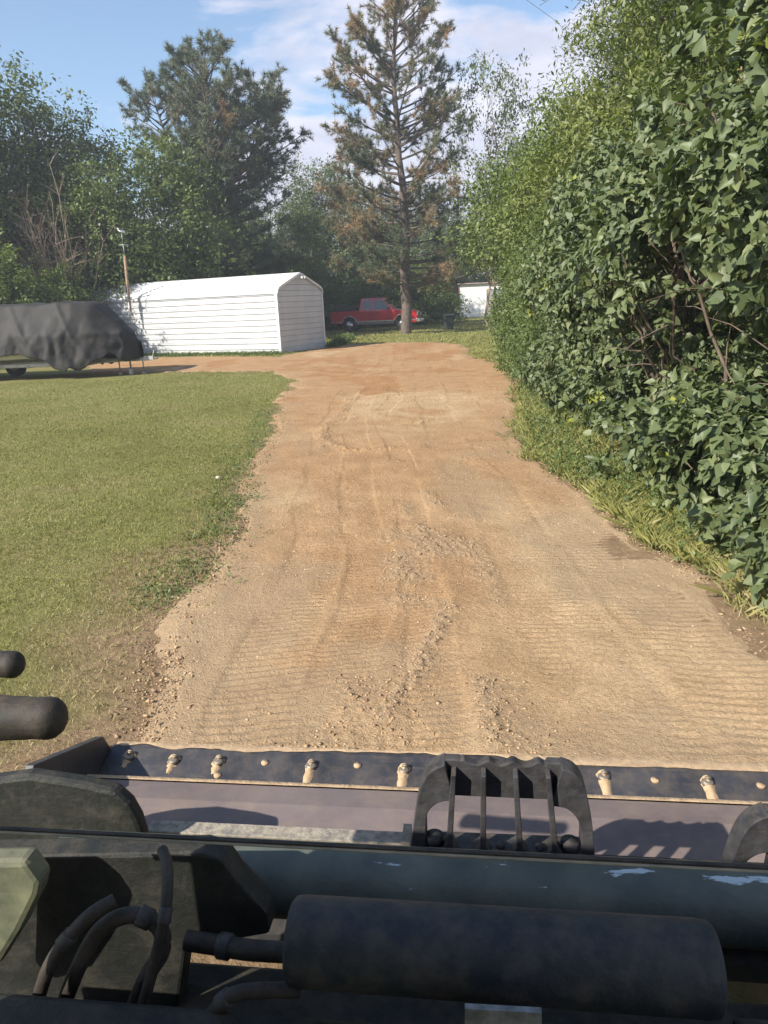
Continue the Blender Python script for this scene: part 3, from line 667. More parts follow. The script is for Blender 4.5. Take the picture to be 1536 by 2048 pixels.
def lilac(seed, origin, centres, radii, ntwig, lsize, cav=None, tmpl=HEART, tf=HEART_F, m=None, pairs=4, label='', group=None, xmax=99, heads=26, name='lilac_bush', vb=0.0):
    r = np.random.default_rng(seed); o = empty(name, origin, label, 'lilac bush' if name == 'lilac_bush' else 'bush', group)
    org = np.array(origin)
    P, Nn = blob_points(r, ntwig, np.array(centres)+org, radii)
    dn = fbm(P[:, 0]*1.5, P[:, 1]*1.5, P[:, 2]*1.5, seed=seed, o=3)
    k = (r.random(len(P)) < sstep(.42, .54, dn)*.96+.04) & (P[:, 0] < xmax)
    if cav is not None:
        for c, rr_ in cav: k &= (((P-np.array(c))/np.array(rr_))**2).sum(1) > r.uniform(.5, 1.3, len(P))
    P, Nn = P[k], Nn[k]; n = len(P)
    tw = unit(Nn*.8 + rdir(r, n)*.6 + np.array([0, 0, .35])); cl = Cloud(); base = r.normal(.36+vb, .10, n)+(fbm(P[:, 0]*3, P[:, 1]*3, P[:, 2]*3, seed=seed+3)-.5)*.7
    young = r.random(n) < .018
    for j in range(pairs):
        for sgn in (-1, 1):
            q = P + tw*(j*lsize*.42) - Nn*0.0
            sd = unit(np.cross(tw, rdir(r, n))*sgn); ax = unit(sd*.8 + tw*.35 + np.array([0, 0, -.45]) + rdir(r, n)*.3)
            nr = unit(Nn*.45 + np.array([-.25, -.15, .6]) + rdir(r, n)*.75)
            q = q + sd*lsize*.22
            v = np.where(young, .97+.03*r.random(n), np.clip(base+r.normal(0, .15, n), 0, .9))
            cl.add(*leaves(q-org, ax, nr, lsize*r.uniform(.5, 1.2, n)*(1-.09*j), tmpl, tf, v, r.uniform(-.2, 2.2, n)))
    # tip leaf
    cl.add(*leaves(P+tw*(pairs*lsize*.4)-org, unit(tw+rdir(r, n)*.3), unit(Nn+np.array([0, 0, .6])), lsize*r.uniform(.4, .8, n), tmpl, tf, np.clip(base+.1, 0, .95), r.uniform(0, 2, n)))
    obj('foliage', cl.mesh('foliage', m or M_lilac), o)
    # stems
    C = np.array(centres); wood = []
    cx, cy = C[:, 0].mean(), C[:, 1].mean()
    for i in range(16):
        a = r.random()*6.283; q = r.random()*.45; b0 = Vector((cx+math.cos(a)*q, cy+math.sin(a)*q*1.6, -.05)); t = P[r.integers(n)]-org
        t = Vector(t); t = Vector((cx, cy, 1.0)).lerp(t, .93); pts = curve(b0, t, .10, r, 8, .07); wood.append((pts, [.022*(1-.8*j/8)+.003 for j in range(9)]))
        for j in range(5):
            k_ = r.integers(3, 8); e = pts[k_]+Vector(rdir(r, 1)[0])*r.uniform(.2, .6); wood.append((curve(pts[k_], e, .05, r, 3, .1), [.007, .006, .004, .002]))
    for i in r.choice(n, size=min(n, 26), replace=False):   # bare twig ends
        a = Vector(P[i]-org); d = Vector(tw[i]); wood.append((curve(a-d*.25, a+d*.18+Vector((0, 0, .02)), .03, r, 3, .1), [.006, .005, .004, .0025]))
    obj('stems', tubes_np('stems', wood, bark_mid), o)
    if heads:
        idx = r.choice(n, size=min(heads, n), replace=False); hp = P[idx]+Nn[idx]*.05; K = 46
        L = np.repeat(hp, K, 0); t = r.random(len(L))[:, None]; d = unit(Nn[idx]*.5+np.array([0, 0, .9])); d = np.repeat(d, K, 0)
        Q = L + d*t*.14 + rdir(r, len(L))*(1-t*.8)*.045
        c2 = Cloud(); c2.add(*leaves(Q-org, rdir(r, len(L)), rdir(r, len(L)), np.full(len(L), .016), DIAM, DIAM_F, r.random(len(L))))
        h = obj('seed_heads', c2.mesh('seed_heads', M_head), o); h['kind'] = 'stuff'
    return o
M_head = leafmat('seed_head', [(0, (0.10, 0.12, 0.03)), (.5, (0.20, 0.18, 0.06)), (1, (0.24, 0.15, 0.08))], .7, .1)
GL = 'lilac bushes of the hedge right of the driveway'
CAV = [((2.5, 5.3, 1.42), (1.05, 1.5, .42)), ((2.2, 7.2, 1.1), (.6, 1.0, .32))]
lilac(301, (3.55, 3.9, 0), [(0, 0, .9), (.2, .2, 2.2), (-.45, .4, .35), (0.4, .1, 3.2)], [(1.05, 1.0, .9), (1.25, 1.2, 1.3), (1.0, .9, .5), (1.2, 1.2, 1.0)], 3000, .122, CAV, label='nearest lilac bush, cut off by the right edge of the view', group=GL, xmax=4.2)
lilac(302, (3.35, 5.5, 0), [(0, 0, .7), (.05, 0, 2.3), (.1, .2, 3.3), (-.55, -.1, .45)], [(1.1, 1.1, .7), (1.3, 1.2, 1.2), (1.2, 1.2, .95), (.85, .9, .5)], 3200, .120, CAV, label='big-leaved lilac bush with a dark hollow under it, second along the hedge', group=GL, xmax=3.9)
lilac(303, (3.25, 7.4, 0), [(-.2, 0, .7), (0, 0, 2.2), (.2, .2, 3.1)], [(1.1, 1.15, .8), (1.3, 1.3, 1.2), (1.1, 1.2, .9)], 3400, .112, CAV, label='third lilac bush along the hedge, dotted with brown seed heads', group=GL, xmax=3.7)
lilac(304, (3.35, 9.6, 0), [(0, 0, .9), (0, 0, 2.0), (.1, .3, 2.9)], [(1.15, 1.3, .9), (1.3, 1.35, 1.1), (1.1, 1.2, .9)], 3700, .106, label='fourth lilac bush, where the hedge bulges toward the narrowest driveway', group=GL, xmax=3.9)
lilac(305, (3.7, 12.0, 0), [(0, 0, .9), (0, 0, 2.0), (.2, .3, 3.0)], [(1.25, 1.35, .9), (1.35, 1.35, 1.1), (1.2, 1.3, .9)], 4600, .11, label='fifth lilac bush with smaller-looking leaves beside the shadow on the dirt', group=GL, xmax=4.6, tmpl=HEART)
GB = 'bushes at the far end of the hedge'
lilac(306, (4.0, 15.0, 0), [(0, 0, 1.0), (.1, 0, 2.3), (-.6, -.4, .6)], [(1.4, 1.6, 1.0), (1.5, 1.6, 1.3), (1.0, 1.0, .6)], 5200, .10, label='bright green ash-leaved bush just past the lilacs', group=GB, tmpl=NARROW*np.array([1.4, 1, 1]), tf=DIAM_F, m=M_weed, xmax=5.6, heads=0, name='bush', pairs=5)
lilac(307, (4.6, 18.5, 0), [(0, 0, 1.0), (.2, .2, 2.6), (-.9, -.8, .5)], [(1.6, 1.9, 1.0), (1.6, 1.8, 1.4), (.9, 1.0, .5)], 5200, .11, label='green bush in the middle of the far hedge, under the leafy trees', group=GB, tmpl=DIAM, tf=DIAM_F, m=M_elm, xmax=6.8, heads=0, name='bush', pairs=5)
lilac(308, (5.6, 24.0, 0), [(0, 0, 1.2), (.2, .2, 2.6)], [(1.9, 2.4, 1.2), (1.8, 2.3, 1.5)], 5200, .13, label='green bush near the far end of the hedge, level with the end of the dirt', group=GB, tmpl=DIAM, tf=DIAM_F, m=M_elm, xmax=8.5, heads=0, name='bush', pairs=5)
lilac(309, (7.2, 33.0, 0), [(0, 0, 1.3), (.3, 1, 3.0)], [(2.2, 3.2, 1.4), (2.2, 3.0, 1.8)], 4800, .17, label='last bush of the hedge, covering the right side of the white shed', group=GB, tmpl=DIAM, tf=DIAM_F, m=M_weed, xmax=11, heads=0, name='bush', pairs=5)

wl = lambda R: (lambda t, az: R*np.interp(t, [0, .25, .6, .85, 1], [.9, 1, .85, .6, .25]))
tW = broadleaf(6, 10.2, 1.2, wl(2.6), 150, 620, .105, .85, NARROW*np.array([1.3, 1, 1]), M_will, bark_dark, .14, stems=3, vbias=.05)
GW = 'willow-leaved trees standing above the hedge'
place_tree(tW, 'willow_tree', (5.6, 14.2, 0), 0.0, 1.0, 'narrow-leaved tree above the hedge whose left edge meets the sky', 'tree', GW)
place_tree(tW, 'willow_tree', (5.6, 10.4, 0), 2.2, (.95, .95, .98), 'narrow-leaved tree rising behind the fourth lilac, out of the top of the view', 'tree', GW)
place_tree(tW, 'willow_tree', (6.0, 7.0, 0), 4.2, (.95, .95, .85), 'narrow-leaved tree behind the nearer lilacs in the upper right corner', 'tree', GW)
place_tree(tW, 'willow_tree', (7.0, 18.8, 0), 1.2, (1.0, 1.0, .88), 'farther narrow-leaved tree, lower than the one at the skyline', 'tree', GW)

# weeds along the verge
def weed_patch(name, seed, pts, label, n, size, h):
    r = np.random.default_rng(seed); pts = np.array(pts); k = r.integers(len(pts)-1, size=n); t = r.random(n)[:, None]
    B = pts[k]*(1-t)+pts[k+1]*t; B = B + r.normal(0, .16, (n, 2)); B[:, 0] += np.abs(r.normal(0, .32, n))*(name == 'verge_weeds'); cl = Cloud()
    hh = h*r.uniform(.3, 1.2, n)
    for j in range(7):
        z = hh*(j+.5)/7; P = np.stack([B[:, 0]+r.normal(0, .04, n), B[:, 1]+r.normal(0, .04, n), z], -1)
        cl.add(*leaves(P, unit(rdir(r, n)+np.array([-.3, -.3, .1])), unit(rdir(r, n)*.5+np.array([-.2, -.2, .9])), size*r.uniform(.5, 1.2, n), DIAM, DIAM_F, np.clip(r.normal(.45, .25, n), 0, 1)))
    tag(obj(name, cl.mesh(name, M_weed)), label, 'weeds', kind='stuff')
weed_patch('verge_weeds', 501, [(2.55, 3.9), (2.3, 4.6), (2.25, 5.6), (2.2, 6.6), (1.95, 7.9), (2.0, 9.5), (2.3, 11.0), (2.8, 14.0), (3.4, 17.5), (4.3, 22), (5.0, 28)], 'low leafy weeds at the foot of the hedge on the right', 2600, .040, .20)
weed_patch('lawn_edge_weeds', 502, [(-1.45, 4.6), (-1.42, 5.3), (-1.42, 6.3), (-1.55, 7.4), (-1.7, 9), (-1.85, 11.5), (-2.1, 14)], 'clumps of clover-like weeds on the lawn edge beside the dirt', 700, .028, .06)
weed_patch('wall_foot_weeds', 503, [(-3.9, 30.4), (-8.6, 32.5), (-13, 34.4)], 'thin strip of grass and weeds along the foot of the garage wall', 1800, .07, .12)
weed_patch('back_weeds', 504, [(-1.9, 33.5), (-1.7, 36.5), (-1.4, 41)], 'weeds by the right corner of the garage', 500, .10, .35)

# ------------------------------------------------------------------ white metal garage
M_white = mat('white_sheet_metal', (0.50, 0.515, 0.53), (0.60, 0.61, 0.61), 1.2, 0.5, 0.002, 3, spec=.5)
M_trimw = mat('white_trim', (0.70, 0.71, 0.71), (0.78, 0.78, 0.78), 3, 0.5)
def garage():
    Ncor = at(563, 707); sdv = Vector((-.885, .466, 0)).normalized(); edv = Vector((.466, .885, 0)).normalized()
    ang = math.atan2(edv.y, edv.x)      # local x = end direction, local y = along the side, away to the left
    g = empty('metal_garage', (Ncor.x, Ncor.y, 0), 'long white ribbed-metal garage with rounded eaves left of the driveway', 'garage', rz=ang)
    Lg, Wg, he, rr_, ridge = 12.0, 3.4, 2.35, .34, 3.18
    # cross-section across x with corrugation; swept along y
    def wallprof(outward):
        pts = []; z = 0.0; per = .235
        while z < he-.001:
            pts += [(0.0, z), (0.0, z+per-.085), (.038, z+per-.055), (.038, z+per-.040), (-.02, z+per-.034), (-.02, z+per-.004)]; z += per
        return pts
    left = [(-a*1.0, z) for a, z in wallprof(0)]
    m = MB()
    n = len(left); vs = []; fs = []
    for yv in (0, Lg):
        for x, z in left: vs.append((x+0.0, yv, z))
    for i in range(n-1): fs.append((i, i+1, n+i+1, n+i))
    m.add(vs, fs); vs2 = [(Wg-v[0], v[1], v[2]) for v in vs]; m.add(vs2, fs)
    m.build('side_wall', M_white, g)
    # roof: eave curve + slope with ribs
    def half():
        p = []
        for k in range(7):
            a = math.pi/2*k/6*.80; p.append((-.03+rr_*(1-math.cos(a)), he+rr_*math.sin(a)*.9))
        x0, z0 = p[-1]; nn = 9
        for k in range(1, nn+1):
            t = k/nn; x = x0+(Wg/2-x0)*t; z = z0+(ridge-z0)*t
            if k < nn: p += [(x-.05, z-.012), (x-.04, z+.012), (x, z+.012), (x+.01, z-.002)]
            else: p.append((x, z))
        return p
    hp = half(); prof = hp + [(Wg-x, z) for x, z in hp[::-1][1:]]
    n = len(prof); vs = []; fs = []
    for yv in (-.06, Lg+.06):
        for x, z in prof: vs.append((x, yv, z))
    for yv in (-.06, Lg+.06):
        for x, z in prof: vs.append((x, yv, z-.03 if z > he+.05 else z))
    for i in range(n-1): fs += [(i, i+1, n+i+1, n+i), (2*n+i, 3*n+i, 3*n+i+1, 2*n+i+1), (i, 2*n+i, 2*n+i+1, i+1)]
    MB().add(vs, fs).build('roof', M_white, g)
    # end wall, ribbed horizontally, following the gable
    e = MB()
    def xs_at(z):
        if z <= he: return .03
        zs = [q[1] for q in hp]; xs_ = [q[0] for q in hp]; o = np.argsort(zs); return float(np.interp(z, np.array(zs)[o], np.array(xs_)[o]))+.02
    z = 0
    while z < ridge-.03:
        z1 = min(z+.225, ridge-.03); a0, a1 = xs_at(z), xs_at(z1)
        zb = max(z, z1-.03)
        ab = xs_at(zb)
        e.add([(a0, 0, z), (Wg-a0, 0, z), (Wg-ab, 0, zb), (ab, 0, zb)], [(0, 1, 2, 3)])
        e.add([(ab, 0, zb), (Wg-ab, 0, zb), (Wg-a1, .022, z1), (a1, .022, z1)], [(0, 1, 2, 3)])
        z += .225
    e.build('end_wall', M_white, g); e = MB()
    e.add([(.03, Lg, 0), (Wg-.03, Lg, 0), (Wg-.03, Lg, he), (Wg/2, Lg, ridge-.04), (.03, Lg, he)], [(0, 1, 2, 3, 4)])
    e.build('end_wall', M_white, g)
    t = MB(); t.box((-.045, -.03, 0), (.03, -.006, he+.03)); t.box((Wg-.03, -.03, 0), (Wg+.045, -.006, he+.03)); t.box((-.046, -.03, 0), (-.026, .09, he))
    pr = [(x, z) for x, z in hp] + [(Wg-x, z) for x, z in hp[::-1][1:]]
    for (x0, z0), (x1, z1) in zip(pr[:-1], pr[1:]):
        t.add([(x0, -.07, z0), (x1, -.07, z1), (x1, -.07, z1-.09), (x0, -.07, z0-.09)], [(0, 1, 2, 3)])
    t.build('corner_trim', M_trimw, g)
    MB().box((-.03, .02, -.02), (Wg+.03, Lg, .06)).build('base_rail', mat('galvanised', (.35, .35, .36), (.5, .5, .5), 4, .5), g)
    f = MB(); f.box((Wg/2-.03, -.16, ridge-.22), (Wg/2+.03, -.07, ridge-.15)); f.tube([(Wg/2-.1, -.17, ridge-.2), (Wg/2-.1, -.26, ridge-.25)], [.04, .07], 10); f.tube([(Wg/2+.1, -.17, ridge-.2), (Wg/2+.1, -.26, ridge-.25)], [.04, .07], 10)
    f.box((Wg/2-.11, -.18, ridge-.205), (Wg/2+.11, -.15, ridge-.175))
    f.build('floodlight', mat('lamp_grey', (.45, .45, .45), (.55, .55, .55), 4, .4), g)
    return g
gar = garage()

# wooden mast on the garage wall, with a rotor and antenna on top
def mast():
    M_wood = mat('weathered_post', (.20, .13, .08), (.38, .26, .17), 8, .85, .004, 30); M_st = mat('dull_steel', (.35, .36, .38), (.52, .53, .55), 8, .4, metal=.5)
    M_dk = mat('dark_box', (.08, .09, .10), (.14, .15, .16), 9, .5)
    base = aty(262, 640, 34.05); top = aty(250, 512, 34.05)
    o = empty('wooden_mast', (base.x, base.y, 0), 'thin wooden mast with a small dish and cross-arm fixed to the garage side wall', 'mast')
    b = Vector((0, -.1, .05)); zt = top.z; dx = top.x-base.x
    MB().tube([(dx*.35, -.06, 1.9), (dx, -.06, zt)], [.075, .06], 8).build('post', M_wood, o)
    MB().tube([(0, -.10, base.z), (dx*.42, -.10, 2.35)], [.045, .045], 8).build('conduit', M_st, o)
    b = MB(); b.box((dx*.45-.14, -.16, 2.32), (dx*.45+.02, -.02, 2.55)); b.build('junction_box', M_dk, o); MB().box((dx*.5-.14, -.15, 2.75), (dx*.5-.06, -.05, 3.0)).build('junction_box', M_dk, o)
    m = MB()
    for s in (-1, 1): m.tube([(dx*.45, -.12, 2.38), (dx*.45+s*.22, -.2, 2.42), (dx*.45+s*.26, -.24, 2.30)], .028, 6)
    m.build('bracket', M_dk, o)
    m = MB(); m.tube([(dx, -.06, zt), (dx, -.06, zt+.5)], .012, 6); m.tube([(dx-.2, -.06, zt+.45), (dx+.24, -.06, zt+.45)], .014, 6)
    m.tube([(dx, -.06, zt+.5), (dx, -.06, zt+.95)], .012, 6); m.build('cross_arm', M_st, o)
    m = MB(); pts = []
    for i in range(5):
        a = i/4; pts.append((dx+.02-.16*a, -.06-.05*a*a, zt+.95+.02*a))
    m.tube([(dx-.14, -.1, zt+1.06), (dx-.02, -.06, zt+.98), (dx+.16, -.06, zt+.98)], [.015, .06, .05], 8)
    m.tube([(dx-.14, -.06, zt+1.14), (dx-.1, -.06, zt+1.02)], [.05, .03], 8); m.tube([(dx+.1, -.06, zt+.98), (dx+.17, -.06, zt+.86)], .02, 6)
    m.build('antenna', M_st, o)
    MB().tube([(dx*.45+.25, -.2, 2.42), (dx*.45+1.1, .1, 2.62), (dx*.45+2.3, .55, 3.0)], .018, 5).build('cable', M_dk, o)
mast()

# ------------------------------------------------------------------ tarp-covered boat on its trailer (left)
M_tarp = mat('black_tarp', (.016, .015, .014), (.034, .031, .028), 2.5, .75, .006, 6)
M_hull = mat('white_hull', (.55, .54, .50), (.66, .65, .61), 3, .35)
M_galv = mat('galvanised_steel', (.32, .31, .29), (.48, .46, .42), 8, .5, metal=.4)
M_rub = mat('tyre_rubber', (.018, .018, .018), (.035, .035, .035), 9, .85)
M_blk = mat('black_plastic', (.02, .02, .022), (.035, .035, .038), 7, .55)
def boat():
    ec = at(285, 752); Yb = 23.6
    # local x runs left along the boat, from the tongue at the right
    base = Vector((aty(285, 745, Yb).x, Yb, 0)); ang = rad(176)
    tr = empty('boat_trailer', base, 'galvanised boat trailer with its coupling tongue at the right end of the tarp', 'trailer', rz=ang)
    m = MB(); m.box((-.35, -.05, .40), (7.2, .05, .50)); m.box((1.4, -.75, .38), (6.6, -.68, .48)); m.box((1.4, .68, .38), (6.6, .75, .48))
    for x in (1.4, 3.2, 4.9, 6.5): m.box((x, -.75, .36), (x+.08, .75, .44))
    m.tube([(.0, 0, .45), (1.4, .7, .43)], .035, 6); m.tube([(.0, 0, .45), (1.4, -.7, .43)], .035, 6); m.build('frame', M_galv, tr)
    m = MB(); m.box((-.42, -.06, .42), (-.12, .06, .54)); m.tube([(-.38, 0, .5), (-.46, 0, .72)], .014, 6); m.tube([(-.55, 0, .47), (-.35, 0, .47)], .035, 8); m.build('coupling', M_galv, tr)
    m = MB(); m.tube([(.32, .08, .18), (.32, .08, .95)], .03, 8); m.box((.27, .03, 0), (.37, .13, .18)); m.tube([(.32, .08, .95), (.22, .08, 1.0)], .015, 6); m.build('jack', M_galv, tr)
    for q in (-.02, .75): m = MB(); m.tube([(q, -.1, .03), (q, -.1, .45)], .02, 6); m.box((q-.04, -.14, .0), (q+.04, -.06, .05)); m.build('stand', M_galv, tr)
    for y in (-.95, .95):
        m = MB(); m.tube([(4.6, y-.09, .33), (4.6, y-.08, .33), (4.6, y+.08, .33), (4.6, y+.09, .33)], [.27, .33, .33, .27], 24); wl_ = m.build('wheel', M_rub, tr)
        MB().tube([(4.6, y-.10, .33), (4.6, y+.10, .33)], .17, 16).build('rim', M_galv, wl_)
    # boat hull
    bt = empty('boat', base, 'white boat hull showing under the edge of the black tarp', 'boat', rz=ang)
    secs = []
    for x, hw, zk, zs in ((.55, .03, 1.05, 1.25), (.9, .40, .82, 1.22), (1.6, .78, .62, 1.2), (2.6, 1.02, .54, 1.18), (4.5, 1.12, .5, 1.16), (7.4, 1.12, .5, 1.16)):
        secs.append([(x, -hw, zs), (x, -hw*.97, zs-.25), (x, -hw*.8, zk+.12), (x, 0, zk), (x, hw*.8, zk+.12), (x, hw*.97, zs-.25), (x, hw, zs)])
    vs = [p for s in secs for p in s]; fs = []
    for i in range(len(secs)-1):
        for k in range(6): fs.append((i*7+k, i*7+k+1, (i+1)*7+k+1, (i+1)*7+k))
        fs.append((i*7+6, i*7, (i+1)*7, (i+1)*7+6))
    fs += [tuple(range(7)), tuple(range((len(secs)-1)*7, len(secs)*7))]
    MB().add(vs, fs).build('hull', M_hull, bt)
    m = MB(); m.tube([(.55, 0, 1.28), (1.5, -.72, 1.24), (2.6, -1.05, 1.21), (7.4, -1.15, 1.19)], .035, 8); m.tube([(.55, 0, 1.28), (1.5, .72, 1.24), (2.6, 1.05, 1.21), (7.4, 1.15, 1.19)], .035, 8)
    m.build('rub_rail', M_blk, bt)
    # tarp: cross-sections draped over the boat, folded at the hem
    nx, ns = 150, 90
    xs = np.linspace(-.05, 7.6, nx); V = []
    top = np.interp(xs, [-.05, .15, .5, 1.1, 1.25, 7.6], [.98, 1.30, 1.68, 2.22, 2.27, 2.27]); hw = np.interp(xs, [-.05, .3, 1.0, 2.0, 7.6], [.12, .50, .98, 1.32, 1.38])
    topw = np.interp(xs, [-.05, 1.0, 1.6, 7.6], [.04, .55, .8, .85])
    hem = np.interp(xs, [-.05, .25, .6, 1.2, 1.8, 2.3, 2.9, 3.6, 4.6, 7.6], [.50, .42, .66, .30, .22, .46, .68, .80, .70, .72])
    for i, x in enumerate(xs):
        prof = np.array([(-hw[i]-.06, hem[i]), (-hw[i]-.03, (hem[i]*.5+.7)), (-hw[i], 1.30 if x > .3 else 1.0), (-topw[i], top[i]-.06), (0, top[i]), (topw[i], top[i]-.06), (hw[i], 1.30 if x > .3 else 1.0), (hw[i]+.06, hem[i])])
        prof[1, 1] = min(prof[1, 1], prof[2, 1]-.05); d = np.concatenate([[0], np.cumsum(np.hypot(*np.diff(prof, axis=0).T))]); t = np.linspace(0, d[-1], ns)
        V.append(np.stack([np.full(ns, x), np.interp(t, d, prof[:, 0]), np.interp(t, d, prof[:, 1])], -1))
    V = np.array(V); X = V[..., 0]; Yy = V[..., 1]; Z = V[..., 2]
    dropf = sstep(2.3, .7, Z); sg = np.sign(Yy)
    fold = np.sin(X*9+1.8*fbm(X*1.2, Z*1.0, seed=601)*6)*.5 + (fbm(X*2.6+Z*.8, Z*.9+X*.3, seed=603)-.5)*2.2
    Yn = Yy + sg*fold*.085*dropf*sstep(.1, .5, np.abs(Yy)); Xn = X + (fbm(X*2, Z*2, seed=605)-.5)*.16*dropf
    rid = np.abs(((X*1.05 + (2.4-Z)*.55) % 1.5)-.75); Yn += sg*.05*np.exp(-(rid/.07)**2)*sstep(.1, .4, np.abs(Yy)); Zn = Z + (fbm(X*1.5, Yy*1.5, seed=607)-.5)*.10*(1-dropf) - .03*np.abs(np.sin(X*3.1))*(1-dropf)
    Zn = Zn + (fbm(X*3, Yy*0+1, seed=609)-.5)*.30*sstep(.25, 0, np.minimum(np.arange(ns), ns-1-np.arange(ns))/ns)[None]
    P = np.stack([Xn, Yn, Zn], -1).reshape(-1, 3); i = np.arange(nx-1)[:, None]*ns+np.arange(ns-1)[None]
    Fq = np.stack([i, i+1, i+ns+1, i+ns], -1).reshape(-1, 4)
    cap = [np.array([[k for k in range(ns)]])]
    o = obj('tarp', mesh_np('tarp', P, [Fq], M_tarp, True)); o.location = base; o.rotation_euler = (0, 0, ang)
    md = o.modifiers.new('t', 'SOLIDIFY'); md.thickness = .006
    tag(o, 'large black tarp draped in folds over the boat at the left edge', 'tarp')
    # flap closing the bow end
boat()

# ------------------------------------------------------------------ red pickup
def truck():
    M_red = mat('red_paint', (.40, .009, .015), (.48, .014, .02), 2, .28, coat=.5); M_ch = mat('chrome', (.6, .6, .6), (.7, .7, .7), 4, .22, metal=.9)
    M_gl = mat('tinted_glass', (.015, .02, .022), (.03, .035, .038), 2, .06, spec=.8); M_dk = mat('dark_trim', (.02, .02, .02), (.035, .033, .03), 6, .6); M_lt = mat('lower_grey', (.16, .15, .14), (.22, .2, .18), 6, .6)
    M_lens = mat('lamp_lens', (.6, .6, .58), (.7, .7, .68), 4, .1); M_tail = mat('tail_lens', (.35, .01, .01), (.42, .02, .02), 4, .2)
    a = aty(670, 662, 51.3); b = aty(843, 655, 50.2); d = Vector((b.x-a.x, b.y-a.y, 0)); L = d.length; k = L/5.75
    t = empty('pickup_truck', (a.x, a.y, 0), 'red extended-cab pickup parked side-on behind the browning pine', 'pickup truck', rz=math.atan2(d.y, d.x)); t.scale = (k, k, k*1.13)
    RW, FW, R_, W = 1.22, 4.62, .395, .97
    def arch(cx, rr_, n=10): return [(cx-rr_*math.cos(math.pi*i/n), .42+rr_*math.sin(math.pi*i/n)*.98) for i in range(n+1)]
    lower = [(0.03, .52), (.03, 1.16), (1.75, 1.18), (1.78, 1.14), (4.0, 1.13), (4.25, 1.15), (5.35, 1.06), (5.58, 1.0), (5.62, .62), (5.55, .46)]
    bot = arch(FW, .48)[::-1] + arch(RW, .48)[::-1]
    poly = lower + [(FW+.5, .44)] + bot[:11] + [(FW-.5, .42), (RW+.5, .42)] + bot[11:] + [(RW-.5, .46)]
    m = MB(); m.prism(poly, lambda u, v, w_: (u, w_, v), -W, -W+.10); m.prism(poly, lambda u, v, w_: (u, w_, v), W-.10, W)
    m.box((2.0, -W+.1, .42), (4.0, W-.1, 1.12)); m.box((4.0, -W+.1, .75), (5.55, W-.1, 1.05)); m.add([(3.95, -W+.1, 1.13), (5.4, -W+.1, 1.05), (5.4, W-.1, 1.05), (3.95, W-.1, 1.13), (4.2, 0, 1.20), (5.35, 0, 1.11)], [(0, 1, 5, 4), (4, 5, 2, 3), (0, 4, 3), (1, 2, 5)])
    m.box((.03, -W+.1, .5), (.10, W-.1, 1.15)); m.box((1.78, -W+.1, .5), (2.0, W-.1, 1.14)); m.box((.1, -W+.1, .55), (1.78, W-.1, .62)); m.build('body', M_red, t, .02)
    # cab
    def ring(x0, x1, z, w_): return [(x0, -w_, z), (x1, -w_, z), (x1, w_, z), (x0, w_, z)]
    c = MB(); bt, tp = ring(1.86, 4.12, 1.13, .93), ring(2.0, 3.42, 1.80, .76); c.add(bt+tp+ring(2.12, 3.30, 1.84, .66), [(0, 1, 5, 4), (1, 2, 6, 5), (2, 3, 7, 6), (3, 0, 4, 7), (4, 5, 9, 8), (5, 6, 10, 9), (6, 7, 11, 10), (7, 4, 8, 11), (8, 9, 10, 11)])
    c.build('cab', M_red, t, .02)
    def side(x, z, s): f = (z-1.13)/.67; return (x, s*(.93-(.17)*f+.006), z)
    for s in (-1, 1):
        for q in ([(2.12, 1.22), (2.72, 1.22), (2.72, 1.70), (2.18, 1.70)], [(2.86, 1.20), (3.92, 1.20), (3.42, 1.71), (2.86, 1.71)]):
            g = MB(); g.add([side(x, z, s) for x, z in q] + [side(x, z, s*.985) for x, z in q], [(0, 1, 2, 3), (4, 7, 6, 5), (0, 4, 5, 1), (1, 5, 6, 2), (2, 6, 7, 3), (3, 7, 4, 0)]); g.build('side_window', M_gl, t)
        h = MB(); h.box((2.95, s*W-.015, 1.0), (3.10, s*W+.02, 1.035)); h.build('door_handle', M_dk, t)
        MB().box((3.72, s*(W+.16)-.07, 1.18), (3.82, s*(W+.16)+.07, 1.40)).build('mirror', M_dk, t, .02)
        m = MB(); m.box((.05, s*W-.01, .56), (RW-.5, s*W+.015, .61)); m.box((RW+.5, s*W-.01, .56), (FW-.5, s*W+.015, .61)); m.box((FW+.5, s*W-.01, .56), (5.55, s*W+.015, .61)); m.build('trim_strip', M_ch, t)
        MB().box((RW+.5, s*W-.03, .41), (FW-.5, s*W+.012, .555)).build('rocker_panel', M_lt, t)
        for cx in (RW, FW): MB().tube([(x, s*W, z) for x, z in arch(cx, .49)], .022, 6).build('arch_trim', M_ch, t)
        for x in (2.8, 4.0): MB().box((x, s*W-.004, .60), (x+.015, s*W+.004, 1.12)).build('door_seam', M_dk, t)
        MB().box((5.42, s*.80-.13, .80), (5.645, s*.80+.13, .98)).build('headlight', M_lens, t, .02)
        MB().box((.0, s*.88-.07, .72), (.06, s*.88+.07, 1.1)).build('tail_light', M_tail, t)
    w_ = MB(); w_.add([(4.02, -.83, 1.18), (3.47, -.70, 1.74), (3.47, .70, 1.74), (4.02, .83, 1.18), (4.04, -.83, 1.185), (3.49, -.70, 1.75), (3.49, .70, 1.75), (4.04, .83, 1.185)], [(4, 5, 6, 7), (0, 3, 2, 1), (0, 1, 5, 4), (2, 3, 7, 6)]); w_.build('windscreen', M_gl, t)
    MB().box((1.88, -.7, 1.25), (1.93, .7, 1.70)).build('rear_window', M_gl, t)
    MB().box((.08, -.9, 1.17), (1.74, .9, 1.34)).build('bed_box', M_dk, t, .03, label='dark load box in the bed behind the cab')
    m = MB(); m.box((5.55, -.62, .66), (5.63, .62, .98)); 
    for z in (.72, .8, .88): m.box((5.63, -.6, z), (5.645, .6, z+.03))
    m.build('grille', M_dk, t)
